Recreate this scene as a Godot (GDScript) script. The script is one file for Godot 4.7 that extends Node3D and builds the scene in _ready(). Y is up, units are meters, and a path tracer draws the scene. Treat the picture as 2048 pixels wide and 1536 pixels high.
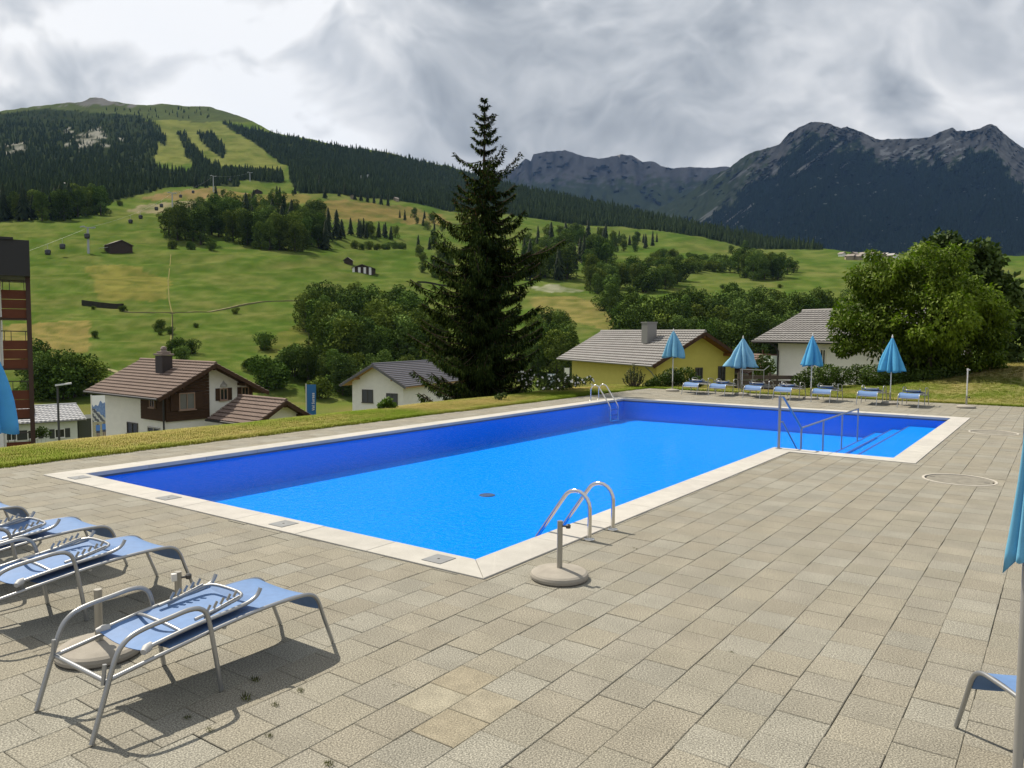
extends Node3D
# A hillside swimming pool in an alpine valley. World: y up, metres; the camera stands at (0, 2.1, 0) and looks along -z.

const FOCAL := 1560.0
const CAM_R := Vector3(0.9999819, 0.00601609, 0.0)
const CAM_N := Vector3(0.00600325, -0.99784682, -0.0653122)
const CAM_F := Vector3(0.00039292, -0.06531101, 0.99786488)
const EYE := Vector3(0, 2.1, 0)
const POOL_YAW := 35.45
const POOL_L := 17.0
const POOL_W := 7.3
const EXT_U := 8.97
const EXT_V := 2.02
const COPING := 0.37
const WATER_Y := -0.08

var rng := RandomNumberGenerator.new()
var mats := {}
var taken := {}
var su := sin(deg_to_rad(POOL_YAW))
var cu := cos(deg_to_rad(POOL_YAW))


# ---------------------------------------------------------------- mesh builder
class MB:
	var v := PackedVector3Array()
	var n := PackedVector3Array()
	var c := PackedColorArray()
	var t := PackedVector2Array()
	var ix := PackedInt32Array()
	var col := Color.WHITE

	func vert(p: Vector3, nn: Vector3, uv := Vector2.ZERO) -> int:
		v.append(p)
		n.append(nn)
		c.append(col)
		t.append(uv)
		return v.size() - 1

	func face(a: int, b: int, d: int, nn: Vector3) -> void:
		if (v[b] - v[a]).cross(v[d] - v[a]).dot(nn) > 0.0:
			ix.append_array(PackedInt32Array([a, d, b]))
		else:
			ix.append_array(PackedInt32Array([a, b, d]))

	func tri(a: Vector3, b: Vector3, d: Vector3, nn := Vector3.ZERO) -> void:
		var g := (b - a).cross(d - a)
		if nn == Vector3.ZERO:
			nn = g.normalized()
		var i := v.size()
		v.append(a); v.append(b); v.append(d)
		n.append(nn); n.append(nn); n.append(nn)
		c.append(col); c.append(col); c.append(col)
		t.append(Vector2(0, 0)); t.append(Vector2(1, 0)); t.append(Vector2(1, 1))
		if g.dot(nn) > 0.0:
			ix.append(i); ix.append(i + 2); ix.append(i + 1)
		else:
			ix.append(i); ix.append(i + 1); ix.append(i + 2)

	# a b c d go round the quad; nn points out
	func quad(a: Vector3, b: Vector3, d: Vector3, e: Vector3, nn := Vector3.ZERO) -> void:
		var g := (d - a).cross(e - b)
		if nn == Vector3.ZERO:
			nn = g.normalized()
		var i := v.size()
		v.append(a); v.append(b); v.append(d); v.append(e)
		for k in 4:
			n.append(nn)
			c.append(col)
		t.append(Vector2(0, 1)); t.append(Vector2(1, 1)); t.append(Vector2(1, 0)); t.append(Vector2(0, 0))
		if g.dot(nn) > 0.0:
			ix.append_array(PackedInt32Array([i, i + 2, i + 1, i, i + 3, i + 2]))
		else:
			ix.append_array(PackedInt32Array([i, i + 1, i + 2, i, i + 2, i + 3]))

	func box(at: Vector3, size: Vector3, basis := Basis.IDENTITY) -> void:
		var h := size * 0.5
		var p := []
		for s in [[-1, -1, -1], [1, -1, -1], [1, 1, -1], [-1, 1, -1], [-1, -1, 1], [1, -1, 1], [1, 1, 1], [-1, 1, 1]]:
			p.append(at + basis * Vector3(s[0] * h.x, s[1] * h.y, s[2] * h.z))
		quad(p[0], p[1], p[2], p[3], basis * Vector3(0, 0, -1))
		quad(p[4], p[5], p[6], p[7], basis * Vector3(0, 0, 1))
		quad(p[0], p[4], p[7], p[3], basis * Vector3(-1, 0, 0))
		quad(p[1], p[5], p[6], p[2], basis * Vector3(1, 0, 0))
		quad(p[3], p[2], p[6], p[7], basis * Vector3(0, 1, 0))
		quad(p[0], p[1], p[5], p[4], basis * Vector3(0, -1, 0))

	# a convex polygon (world points, lying flat) as a slab with a chamfered upper edge
	func slab(poly: Array, top: float, bottom: float, bevel: float) -> void:
		var m := poly.size()
		var mid := Vector3.ZERO
		for p in poly:
			mid += p
		mid /= m
		var inner := []
		for k in m:
			var p: Vector3 = poly[k]
			var q: Vector3 = poly[(k + m - 1) % m]
			var r: Vector3 = poly[(k + 1) % m]
			var d := ((q - p).normalized() + (r - p).normalized())
			inner.append(p + d.normalized() * bevel * 1.41)
		for k in range(1, m - 1):
			tri(inner[0] + Vector3(0, top, 0), inner[k] + Vector3(0, top, 0), inner[k + 1] + Vector3(0, top, 0), Vector3.UP)
		for k in m:
			var j := (k + 1) % m
			var e: Vector3 = poly[j] - poly[k]
			var out := Vector3(e.z, 0, -e.x).normalized()
			if out.dot(poly[k] - mid) < 0.0:
				out = -out
			quad(inner[k] + Vector3(0, top, 0), inner[j] + Vector3(0, top, 0), poly[j] + Vector3(0, top - bevel, 0), poly[k] + Vector3(0, top - bevel, 0), (out + Vector3.UP).normalized())
			quad(poly[k] + Vector3(0, top - bevel, 0), poly[j] + Vector3(0, top - bevel, 0), poly[j] + Vector3(0, bottom, 0), poly[k] + Vector3(0, bottom, 0), out)

	# a round bar along a path; rad is a number or one per point
	func tube(path: Array, rad, sides := 8, caps := true, squash := 1.0) -> void:
		var count := path.size()
		var up := Vector3.UP
		var first := v.size()
		var last_x := Vector3.ZERO
		for k in count:
			var p: Vector3 = path[k]
			var d: Vector3 = path[mini(k + 1, count - 1)] - path[maxi(k - 1, 0)]
			d = d.normalized()
			var x: Vector3
			if last_x == Vector3.ZERO:
				x = d.cross(up if absf(d.y) < 0.9 else Vector3.RIGHT).normalized()
			else:
				x = (last_x - d * last_x.dot(d)).normalized()
			last_x = x
			var y := x.cross(d).normalized()
			var r: float = rad[k] if rad is Array else rad
			for s in sides:
				var a := TAU * s / sides
				var nn := x * cos(a) + y * sin(a)
				vert(p + (x * cos(a) + y * sin(a) * squash) * r, nn)
		for k in count - 1:
			for s in sides:
				var s2 := (s + 1) % sides
				var a := first + k * sides + s
				var b := first + k * sides + s2
				var d2 := first + (k + 1) * sides + s2
				var e := first + (k + 1) * sides + s
				var nn2 := n[a] + n[b]
				face(a, b, d2, nn2)
				face(a, d2, e, nn2)
		if caps:
			for end in [0, count - 1]:
				var dir: Vector3 = (path[0] - path[1]) if end == 0 else (path[count - 1] - path[count - 2])
				dir = dir.normalized()
				for s in range(1, sides - 1):
					tri(v[first + end * sides], v[first + end * sides + s], v[first + end * sides + s + 1], dir)

	# a profile of (radius, height) points turned about an upright axis
	func lathe(at: Vector3, profile: Array, sides := 24) -> void:
		for k in profile.size() - 1:
			var p: Vector2 = profile[k]
			var q: Vector2 = profile[k + 1]
			var pn := Vector2(q.y - p.y, p.x - q.x).normalized()
			for s in sides:
				var a := TAU * s / sides
				var b := TAU * (s + 1) / sides
				var na := Vector3(cos(a) * pn.x, pn.y, sin(a) * pn.x)
				var nb := Vector3(cos(b) * pn.x, pn.y, sin(b) * pn.x)
				var i := vert(at + Vector3(cos(a) * p.x, p.y, sin(a) * p.x), na)
				vert(at + Vector3(cos(b) * p.x, p.y, sin(b) * p.x), nb)
				vert(at + Vector3(cos(b) * q.x, q.y, sin(b) * q.x), nb)
				vert(at + Vector3(cos(a) * q.x, q.y, sin(a) * q.x), na)
				if p.x > 1e-5:
					face(i, i + 1, i + 2, na + nb)
				if q.x > 1e-5:
					face(i, i + 2, i + 3, na + nb)

	func mesh() -> ArrayMesh:
		var arr := []
		arr.resize(Mesh.ARRAY_MAX)
		arr[Mesh.ARRAY_VERTEX] = v
		arr[Mesh.ARRAY_NORMAL] = n
		arr[Mesh.ARRAY_COLOR] = c
		arr[Mesh.ARRAY_TEX_UV] = t
		arr[Mesh.ARRAY_INDEX] = ix
		var m := ArrayMesh.new()
		m.add_surface_from_arrays(Mesh.PRIMITIVE_TRIANGLES, arr)
		return m


# ---------------------------------------------------------------- naming and placing
func numbered(called: String) -> String:
	var k: int = taken.get(called, 0)
	taken[called] = k + 1
	return called if k == 0 else "%s_%03d" % [called, k]

func tag(o: Node, label: String, category: String, group := "") -> Node:
	o.set_meta("label", label)
	o.set_meta("category", category)
	if group != "":
		o.set_meta("group", group)
	return o

func thing(called: String, label: String, category: String, where := Vector3.ZERO, turn := 0.0, group := "") -> Node3D:
	var o := Node3D.new()
	o.name = numbered(called)
	add_child(o)
	o.position = where
	o.rotation.y = turn
	tag(o, label, category, group)
	return o

func part(called: String, shape, material: Material, parent: Node) -> MeshInstance3D:
	var o := MeshInstance3D.new()
	o.mesh = shape.mesh() if shape is MB else shape
	o.material_override = material
	o.name = called
	parent.add_child(o, true)
	return o

func structure(called: String, shape, material: Material) -> MeshInstance3D:
	var o := part(numbered(called), shape, material, self)
	o.set_meta("kind", "structure")
	return o

func copy_of(root: Node3D, where: Vector3, turn: float, label := "", group := "") -> Node3D:
	var base := String(root.name)
	var r: Node3D = root.duplicate()
	var under := base.rfind("_")
	if under > 0 and base.substr(under + 1).is_valid_int():
		base = base.substr(0, under)
	r.name = numbered(base)
	add_child(r)
	r.position = where
	r.rotation.y = turn
	if label != "":
		r.set_meta("label", label)
	if group != "":
		r.set_meta("group", group)
	return r

func many(called: String, shape, material: Material, where: Array, tints: Array, parent: Node) -> MultiMeshInstance3D:
	var mm := MultiMesh.new()
	mm.transform_format = MultiMesh.TRANSFORM_3D
	mm.use_colors = tints.size() > 0
	mm.mesh = shape.mesh() if shape is MB else shape
	mm.instance_count = where.size()
	for k in where.size():
		mm.set_instance_transform(k, where[k])
		if tints.size() > 0:
			mm.set_instance_color(k, tints[k])
	var o := MultiMeshInstance3D.new()
	o.multimesh = mm
	o.material_override = material
	o.name = numbered(called) if parent == self else called
	o.set_meta("kind", "stuff")
	parent.add_child(o, true)
	return o

# pool frame: u runs along the pool, v across it (to the right), both from its near inner corner
func P(u: float, v: float, y := 0.0) -> Vector3:
	return Vector3(-0.32 + u * su + v * cu, y, -(7.04 + u * cu - v * su))

func pool_turn() -> float:
	return -deg_to_rad(POOL_YAW)

func to_uv(p: Vector3) -> Vector2:
	var dx := p.x + 0.32
	var dz := -p.z - 7.04
	return Vector2(dx * su + dz * cu, dx * cu - dz * su)

# direction of a pixel of the 2048 x 1536 photograph, with horizontal length 1
func ray(px: float, py: float) -> Vector3:
	var d := Vector3(px - 1024.0, py - 768.0, FOCAL)
	var w := Vector3(d.dot(CAM_R), d.dot(CAM_N), -d.dot(CAM_F))
	return w / Vector2(w.x, w.z).length()

func at(px: float, py: float, dist: float) -> Vector3:
	return EYE + ray(px, py) * dist

func on_plane(px: float, py: float, y := 0.0) -> Vector3:
	var r := ray(px, py)
	return EYE + r * ((y - EYE.y) / r.y)

func to_px(p: Vector3) -> Vector2:
	var q := p - EYE
	var cam := CAM_R * q.x + CAM_N * q.y + CAM_F * (-q.z)
	return Vector2(1024.0 + FOCAL * cam.x / cam.z, 768.0 + FOCAL * cam.y / cam.z)


# ---------------------------------------------------------------- materials
func lin(r: float, g: float, b: float) -> Color:
	return Color(r, g, b).linear_to_srgb()

func mat(key: String, c := Color(0.2, 0.2, 0.2), rough := 0.8, metal := 0.0) -> StandardMaterial3D:
	if mats.has(key):
		return mats[key]
	var m := StandardMaterial3D.new()
	m.resource_name = key
	m.albedo_color = lin(c.r, c.g, c.b)
	m.roughness = rough
	m.metallic = metal
	mats[key] = m
	return m

func noise_tex(freq: float, lo: float, hi: float, seed_: int, octaves := 4, size := 512, kind := FastNoiseLite.TYPE_SIMPLEX_SMOOTH, stretch := 1.0) -> NoiseTexture2D:
	var f := FastNoiseLite.new()
	f.seed = seed_
	f.noise_type = kind
	f.frequency = freq
	f.fractal_octaves = octaves
	var t := NoiseTexture2D.new()
	t.width = size
	t.height = size
	t.seamless = true
	t.noise = f
	var g := Gradient.new()
	g.set_color(0, lin(lo, lo, lo))
	g.set_color(1, lin(hi, hi, hi))
	t.color_ramp = g
	return t

func bump_tex(freq: float, seed_: int, octaves := 4, size := 512) -> NoiseTexture2D:
	return noise_tex(freq, 0.0, 1.0, seed_, octaves, size)

# a rough, grained surface: fine grain times coarse blotches, both in world space
func grained(key: String, c: Color, rough: float, fine_scale: float, fine_lo: float, coarse_scale: float, coarse_lo: float, relief := 0.0, tinted := false) -> StandardMaterial3D:
	if mats.has(key):
		return mats[key]
	# the textures only vary the colour: keep its mean
	var mean := (fine_lo + 1.0) * 0.5 * (coarse_lo + 1.0) * 0.5
	var m := mat(key, Color(c.r / mean, c.g / mean, c.b / mean), rough)
	m.uv1_triplanar = true
	m.uv1_world_triplanar = true
	m.uv1_scale = Vector3.ONE * fine_scale
	m.uv2_triplanar = true
	m.uv2_world_triplanar = true
	m.uv2_scale = Vector3.ONE * coarse_scale
	m.albedo_texture = tex("fine%.2f" % fine_lo, 0.12, fine_lo, 1.0, 11, 5, 512)
	m.detail_enabled = true
	m.detail_blend_mode = BaseMaterial3D.BLEND_MODE_MUL
	m.detail_uv_layer = BaseMaterial3D.DETAIL_UV_2
	m.detail_albedo = tex("coarse%.2f" % coarse_lo, 0.012, coarse_lo, 1.0, 23, 5, 512)
	m.vertex_color_use_as_albedo = tinted
	m.metallic_specular = 0.0 if rough >= 0.95 else 0.3
	if relief > 0.0:
		m.heightmap_enabled = true
		m.heightmap_scale = relief
		m.heightmap_texture = tex("relief", 0.12, 0.0, 1.0, 11, 5, 512)
	return m

var texes := {}
func tex(key: String, freq: float, lo: float, hi: float, seed_: int, octaves: int, size: int) -> NoiseTexture2D:
	if not texes.has(key):
		texes[key] = noise_tex(freq, lo, hi, seed_, octaves, size)
	return texes[key]

func leaf_mat(key: String, rough := 0.6, back := 0.5, tone := Color(0.5, 0.7, 0.15)) -> StandardMaterial3D:
	if mats.has(key):
		return mats[key]
	var m := mat(key, Color(1, 1, 1), rough)
	m.vertex_color_use_as_albedo = true
	m.metallic_specular = 0.0 if rough >= 0.65 else 0.25
	m.backlight_enabled = true
	m.backlight = lin(tone.r * back, tone.g * back, tone.b * back)
	return m


# ---------------------------------------------------------------- camera, sky, sun
func light_and_camera() -> void:
	var cam := Camera3D.new()
	cam.name = "camera"
	cam.fov = rad_to_deg(2.0 * atan(768.0 / FOCAL))
	cam.near = 0.05
	cam.far = 40000.0
	var bx := Vector3(CAM_R.x, CAM_N.x, -CAM_F.x)
	var by := Vector3(-CAM_R.y, -CAM_N.y, CAM_F.y)
	var bz := Vector3(-CAM_R.z, -CAM_N.z, CAM_F.z)
	cam.transform = Transform3D(Basis(bx, by, bz).orthonormalized(), EYE)
	cam.current = true
	add_child(cam)

	var sun := DirectionalLight3D.new()
	sun.name = "sun"
	sun.light_energy = 1.6
	sun.light_color = Color(1.0, 0.955, 0.88)
	sun.light_angular_distance = 0.55
	sun.shadow_enabled = true
	add_child(sun)
	var az := deg_to_rad(-47.0)
	var el := deg_to_rad(55.0)
	sun.look_at_from_position(Vector3.ZERO, -Vector3(sin(az) * cos(el), sin(el), -cos(az) * cos(el)))

	var e := Environment.new()
	e.background_mode = Environment.BG_SKY
	e.tonemap_mode = Environment.TONE_MAPPER_LINEAR
	e.tonemap_exposure = 1.42
	e.sdfgi_enabled = true
	e.ssao_enabled = true
	e.ssil_enabled = true
	e.fog_enabled = true
	e.fog_density = 0.000025
	e.fog_light_color = Color(0.58, 0.76, 1.0)
	var sky := Sky.new()
	var ps := PanoramaSkyMaterial.new()
	ps.panorama = ImageTexture.create_from_image(sky_image())
	ps.energy_multiplier = 0.72
	sky.sky_material = ps
	e.sky = sky
	var w := WorldEnvironment.new()
	w.name = "environment"
	w.environment = e
	add_child(w)

var cloud_noise := FastNoiseLite.new()
var cloud_warp := FastNoiseLite.new()
# soft cloud masses seen in the photograph: x, y, half width, half height (pixels), lighter or darker
var cloud_lobes := [
	[15, 180, 85, 50, 0.34], [70, 60, 190, 60, 0.2], [560, 200, 190, 100, 0.15], [430, 70, 200, 70, 0.13], [640, 280, 160, 60, 0.15],
	[200, 150, 130, 55, -0.12], [690, 60, 140, 60, 0.06], [1000, 120, 260, 110, -0.10], [1230, 250, 240, 75, -0.20], [860, 230, 150, 90, -0.07],
	[1120, 275, 60, 40, 0.10], [1560, 60, 120, 70, 0.12], [1750, 180, 260, 120, 0.02], [1380, 110, 120, 110, -0.08], [1980, 120, 120, 60, -0.06], [1400, 300, 120, 35, 0.06],
]

func sky_at(d: Vector3) -> Color:
	var wx := cloud_warp.get_noise_3d(d.x * 95.0, d.y * 130.0, d.z * 95.0)
	var wy := cloud_warp.get_noise_3d(d.x * 95.0 + 90.0, d.y * 130.0, d.z * 95.0 + 40.0)
	var q := d * 100.0 + Vector3(wx, wy, -wx) * 7.0
	var a := cloud_noise.get_noise_3d(q.x * 1.3, q.y * 1.9, q.z * 1.3)
	var b := cloud_noise.get_noise_3d(q.x * 2.9 + 300.0, q.y * 4.4, q.z * 2.9)
	var c := cloud_noise.get_noise_3d(q.x * 7.0 + 80.0, q.y * 10.0, q.z * 7.0)
	var billow := absf(b) * 2.0 - 0.45
	var s := 0.84 + a * 0.18 + b * 0.09 - billow * 0.10 + c * 0.09
	# the masses that stand over the valley
	var dep := -d.z
	if dep > 0.25:
		var cam := CAM_R * d.x + CAM_N * d.y + CAM_F * dep
		if cam.z > 0.25:
			var px := 1024.0 + FOCAL * cam.x / cam.z + wx * 90.0
			var py := 768.0 + FOCAL * cam.y / cam.z + wy * 60.0
			for l in cloud_lobes:
				var ex: float = (px - l[0]) / l[2]
				var ey: float = (py - l[1]) / l[3]
				var r := ex * ex + ey * ey
				if r < 7.0:
					s += l[4] * exp(-r) * (0.75 + 0.9 * (a + b))
	s = clampf(s, 0.42, 1.0)
	# display values to light: thin parts white, thick undersides blue grey
	var k := clampf((s - 0.5) / 0.45, 0.0, 1.0)
	var tint := Color(0.93, 0.985, 1.05).lerp(Color(1.0, 1.0, 1.0), k)
	return Color(s * tint.r, s * tint.g, s * tint.b).srgb_to_linear()

func sky_image() -> Image:
	cloud_noise.seed = 5
	cloud_noise.noise_type = FastNoiseLite.TYPE_SIMPLEX_SMOOTH
	cloud_noise.frequency = 0.018
	cloud_noise.fractal_octaves = 5
	cloud_noise.fractal_gain = 0.52
	cloud_warp.seed = 9
	cloud_warp.frequency = 0.03
	cloud_warp.fractal_octaves = 3
	var w := 4096
	var h := 2048
	var im := Image.create(w, h, false, Image.FORMAT_RGBF)
	im.fill(Color(0.25, 0.28, 0.3))
	var step := 8
	for j in range(0, h / 2 + 32, step):
		var el0 := PI * 0.5 - (j + 0.5) / h * PI
		for i in range(0, w, step):
			var az := float(i) / w * TAU
			var side := minf(az, TAU - az)
			if el0 < deg_to_rad(30.0) and side < deg_to_rad(42.0):
				for y in step:
					for x in step:
						var e := PI * 0.5 - (j + y + 0.5) / h * PI
						var z := (i + x + 0.5) / w * TAU
						im.set_pixel(i + x, j + y, sky_at(Vector3(sin(z) * cos(e), sin(e), -cos(z) * cos(e))))
			else:
				var z := (i + step * 0.5) / w * TAU
				var e := PI * 0.5 - (j + step * 0.5) / h * PI
				im.fill_rect(Rect2i(i, j, step, step), sky_at(Vector3(sin(z) * cos(e), sin(e), -cos(z) * cos(e))))
	return im


# ---------------------------------------------------------------- the valley
var bump := FastNoiseLite.new()
var blotch := FastNoiseLite.new()
var ridged := FastNoiseLite.new()
# along an image column, how far the ground is at an image row (from trees, barns and pylons of usual size standing on it)
var reach_cols := [-700.0, 500.0, 1000.0, 1300.0, 1600.0, 2800.0]
var reach_keys := [
	[[900, 118], [800, 150], [700, 195], [600, 270], [550, 320], [500, 385], [450, 470], [400, 680], [350, 1100], [300, 1500], [250, 2050], [200, 3000], [150, 3600]],
	[[900, 118], [800, 150], [700, 195], [600, 270], [550, 320], [500, 385], [450, 470], [400, 680], [350, 1100], [300, 1550], [250, 2150], [200, 3000], [150, 3600]],
	[[900, 118], [800, 150], [700, 205], [650, 250], [600, 315], [550, 400], [500, 540], [450, 800], [400, 1300], [350, 1900], [300, 2300], [150, 3200]],
	[[900, 118], [800, 150], [700, 210], [650, 260], [600, 335], [550, 440], [500, 680], [470, 900], [450, 1100], [400, 1700], [300, 2400], [150, 3300]],
	[[900, 118], [800, 150], [700, 210], [650, 260], [600, 340], [550, 490], [520, 720], [500, 950], [480, 1250], [450, 1700], [300, 2500], [150, 3300]],
	[[900, 118], [800, 150], [700, 210], [650, 260], [600, 340], [550, 490], [520, 720], [500, 950], [480, 1250], [450, 1700], [300, 2500], [150, 3300]],
]
var reach_tables := []
var hill_top := [[-700, 255], [-300, 240], [0, 222], [60, 214], [120, 207], [165, 203], [180, 196], [205, 196], [222, 203], [270, 209], [300, 211], [325, 206], [350, 211], [410, 212], [450, 222], [490, 236], [520, 250], [548, 266], [600, 274], [650, 285], [700, 297], [735, 298], [780, 306], [830, 320], [900, 333], [960, 352], [1000, 364], [1050, 375], [1100, 385], [1200, 405], [1300, 428], [1400, 450], [1500, 475], [1560, 487], [1620, 494], [1700, 504], [1800, 508], [2050, 512], [2300, 505], [2800, 480]]

func along(list: Array, x: float) -> float:
	for k in list.size() - 1:
		if x <= list[k + 1][0]:
			return lerpf(list[k][1], list[k + 1][1], clampf((x - list[k][0]) / (list[k + 1][0] - list[k][0]), 0.0, 1.0))
	return list[-1][1]

func reach_setup() -> void:
	for keys in reach_keys:
		var t := PackedFloat32Array()
		for k in 151:
			var y := 900.0 - k * 5.0
			var val := log(float(keys[-1][1]))
			for j in keys.size() - 1:
				if y <= keys[j][0] and y >= keys[j + 1][0]:
					val = lerpf(log(float(keys[j][1])), log(float(keys[j + 1][1])), (keys[j][0] - y) / (keys[j][0] - keys[j + 1][0]))
			t.append(val)
		for turn in 3:
			var s := t.duplicate()
			for k in range(3, 148):
				var sum := 0.0
				for j in range(-3, 4):
					sum += t[k + j]
				s[k] = sum / 7.0
			t = s
		reach_tables.append(t)

func reach(px: float, py: float) -> float:
	var f := clampf((900.0 - py) / 5.0, 0.0, 149.99)
	var k := int(f)
	f -= k
	var i := 0
	while i < reach_cols.size() - 2 and px > reach_cols[i + 1]:
		i += 1
	var s := clampf((px - reach_cols[i]) / (reach_cols[i + 1] - reach_cols[i]), 0.0, 1.0)
	s = s * s * (3.0 - 2.0 * s)
	var ta: PackedFloat32Array = reach_tables[i]
	var tb: PackedFloat32Array = reach_tables[i + 1]
	return exp(lerpf(lerpf(ta[k], ta[k + 1], f), lerpf(tb[k], tb[k + 1], f), s))

# a point of the hillside across the valley
func hill(px: float, py: float) -> Vector3:
	var d := reach(px, py)
	var p := at(px, py, d)
	var soft := clampf((py - along(hill_top, px)) / 40.0, 0.0, 1.0)
	var near := clampf((800.0 - py) / 40.0, 0.0, 1.0)
	p.y += (bump.get_noise_2d(px * 0.12 + py * 0.3, py * 1.7) * 0.0048 + bump.get_noise_2d(px * 0.5 + 700.0, py * 5.0) * 0.0010) * d * soft * near
	return p

var forests := [
	PackedVector2Array([Vector2(-700, 262), Vector2(0, 228), Vector2(90, 218), Vector2(200, 224), Vector2(285, 230), Vector2(305, 262), Vector2(318, 300), Vector2(308, 325), Vector2(318, 335), Vector2(385, 345), Vector2(470, 350), Vector2(480, 370), Vector2(360, 374), Vector2(290, 386), Vector2(200, 405), Vector2(130, 407), Vector2(0, 440), Vector2(-700, 452)]),
	PackedVector2Array([Vector2(440, 243), Vector2(545, 268), Vector2(640, 287), Vector2(760, 305), Vector2(900, 335), Vector2(1000, 365), Vector2(1200, 407), Vector2(1400, 452), Vector2(1600, 493), Vector2(1650, 500), Vector2(1500, 497), Vector2(1400, 474), Vector2(1250, 455), Vector2(1100, 440), Vector2(1000, 425), Vector2(900, 418), Vector2(800, 404), Vector2(690, 394), Vector2(600, 384), Vector2(580, 362), Vector2(578, 335), Vector2(540, 308), Vector2(490, 278)]),
	PackedVector2Array([Vector2(385, 332), Vector2(470, 338), Vector2(560, 347), Vector2(572, 366), Vector2(490, 360), Vector2(385, 370)]),
	PackedVector2Array([Vector2(352, 262), Vector2(372, 270), Vector2(392, 300), Vector2(412, 322), Vector2(440, 332), Vector2(405, 336), Vector2(372, 318), Vector2(366, 290)]),
	PackedVector2Array([Vector2(392, 262), Vector2(430, 272), Vector2(452, 300), Vector2(448, 318), Vector2(424, 305), Vector2(404, 284)]),
	PackedVector2Array([Vector2(296, 242), Vector2(310, 250), Vector2(336, 276), Vector2(330, 288), Vector2(300, 282)]),
]
var fields := [
	[PackedVector2Array([Vector2(250, 424), Vector2(300, 403), Vector2(400, 398), Vector2(470, 410), Vector2(530, 426), Vector2(480, 432), Vector2(400, 424), Vector2(320, 426)]), Color(0.172, 0.156, 0.094)],
	[PackedVector2Array([Vector2(280, 394), Vector2(330, 384), Vector2(430, 378), Vector2(500, 386), Vector2(400, 396)]), Color(0.156, 0.117, 0.055)],
	[PackedVector2Array([Vector2(450, 388), Vector2(600, 385), Vector2(625, 400), Vector2(560, 420), Vector2(480, 406)]), Color(0.133, 0.117, 0.039)],
	[PackedVector2Array([Vector2(622, 402), Vector2(700, 404), Vector2(790, 412), Vector2(880, 424), Vector2(905, 452), Vector2(800, 446), Vector2(650, 438)]), Color(0.135, 0.110, 0.042)],
	[PackedVector2Array([Vector2(-80, 652), Vector2(60, 648), Vector2(185, 640), Vector2(178, 690), Vector2(160, 716), Vector2(60, 722), Vector2(-80, 722)]), Color(0.156, 0.133, 0.047)],
	[PackedVector2Array([Vector2(170, 532), Vector2(250, 526), Vector2(345, 560), Vector2(330, 600), Vector2(200, 600), Vector2(185, 560)]), Color(0.129, 0.125, 0.035)],
	[PackedVector2Array([Vector2(300, 228), Vector2(430, 238), Vector2(485, 272), Vector2(575, 338), Vector2(560, 346), Vector2(470, 332), Vector2(300, 326)]), Color(0.117, 0.129, 0.039)],
	[PackedVector2Array([Vector2(1060, 600), Vector2(1130, 590), Vector2(1180, 600), Vector2(1245, 640), Vector2(1220, 660), Vector2(1080, 640)]), Color(0.148, 0.133, 0.047)],
	[PackedVector2Array([Vector2(1060, 575), Vector2(1100, 570), Vector2(1165, 578), Vector2(1160, 584), Vector2(1080, 582)]), Color(0.187, 0.195, 0.133)],
	[PackedVector2Array([Vector2(520, 690), Vector2(620, 640), Vector2(640, 730), Vector2(560, 740)]), Color(0.090, 0.101, 0.027)],
]

func in_forest(p: Vector2) -> bool:
	for f in forests:
		if Geometry2D.is_point_in_polygon(p, f):
			return true
	return false

func hill_color(px: float, py: float) -> Color:
	var w := Vector2(px + bump.get_noise_2d(px * 2.0, py * 2.0) * 9.0, py + bump.get_noise_2d(px * 2.0 + 50.0, py * 2.0) * 4.0)
	var a := blotch.get_noise_2d(px * 0.25, py * 1.6)
	var b := blotch.get_noise_2d(px * 0.9 + 400.0, py * 5.0)
	var c := Color(0.055, 0.094, 0.018).lerp(Color(0.104, 0.114, 0.036), clampf(0.36 + a * 0.6 + b * 0.6, 0.0, 1.0))
	for f in fields:
		if Geometry2D.is_point_in_polygon(w, f[0]):
			var fc: Color = f[1]
			c = c.lerp(fc, clampf(0.85 + b * 0.8, 0.3, 1.0))
	if py < 242.0 + a * 16.0 and px < 560.0:
		# alpine turf, with stone breaking through round the summit
		var st := 1.0 - Vector2((px - 190.0) / 90.0, (py - 202.0) / 13.0).length()
		c = Color(0.055, 0.070, 0.028)
		if st + b * 1.5 > 0.2:
			c = Color(0.10, 0.10, 0.095)
	if in_forest(Vector2(px, py)):
		c = Color(0.022, 0.03, 0.014)
		# rock and scree that breaks through the left wood
		var rock := maxf(1.0 - Vector2((px - 180.0) / 46.0, (py - 276.0) / 16.0).length(), 1.0 - Vector2((px - 35.0) / 26.0, (py - 297.0) / 10.0).length())
		if rock + b * 1.6 > 0.3:
			c = c.lerp(Color(0.19, 0.19, 0.165), clampf(0.4 + b * 2.0, 0.1, 0.9))
	var worn := 0.86 + 0.28 * clampf(0.5 + b, 0.0, 1.0)
	return Color(c.r * worn, c.g * worn, c.b * worn)

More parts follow.
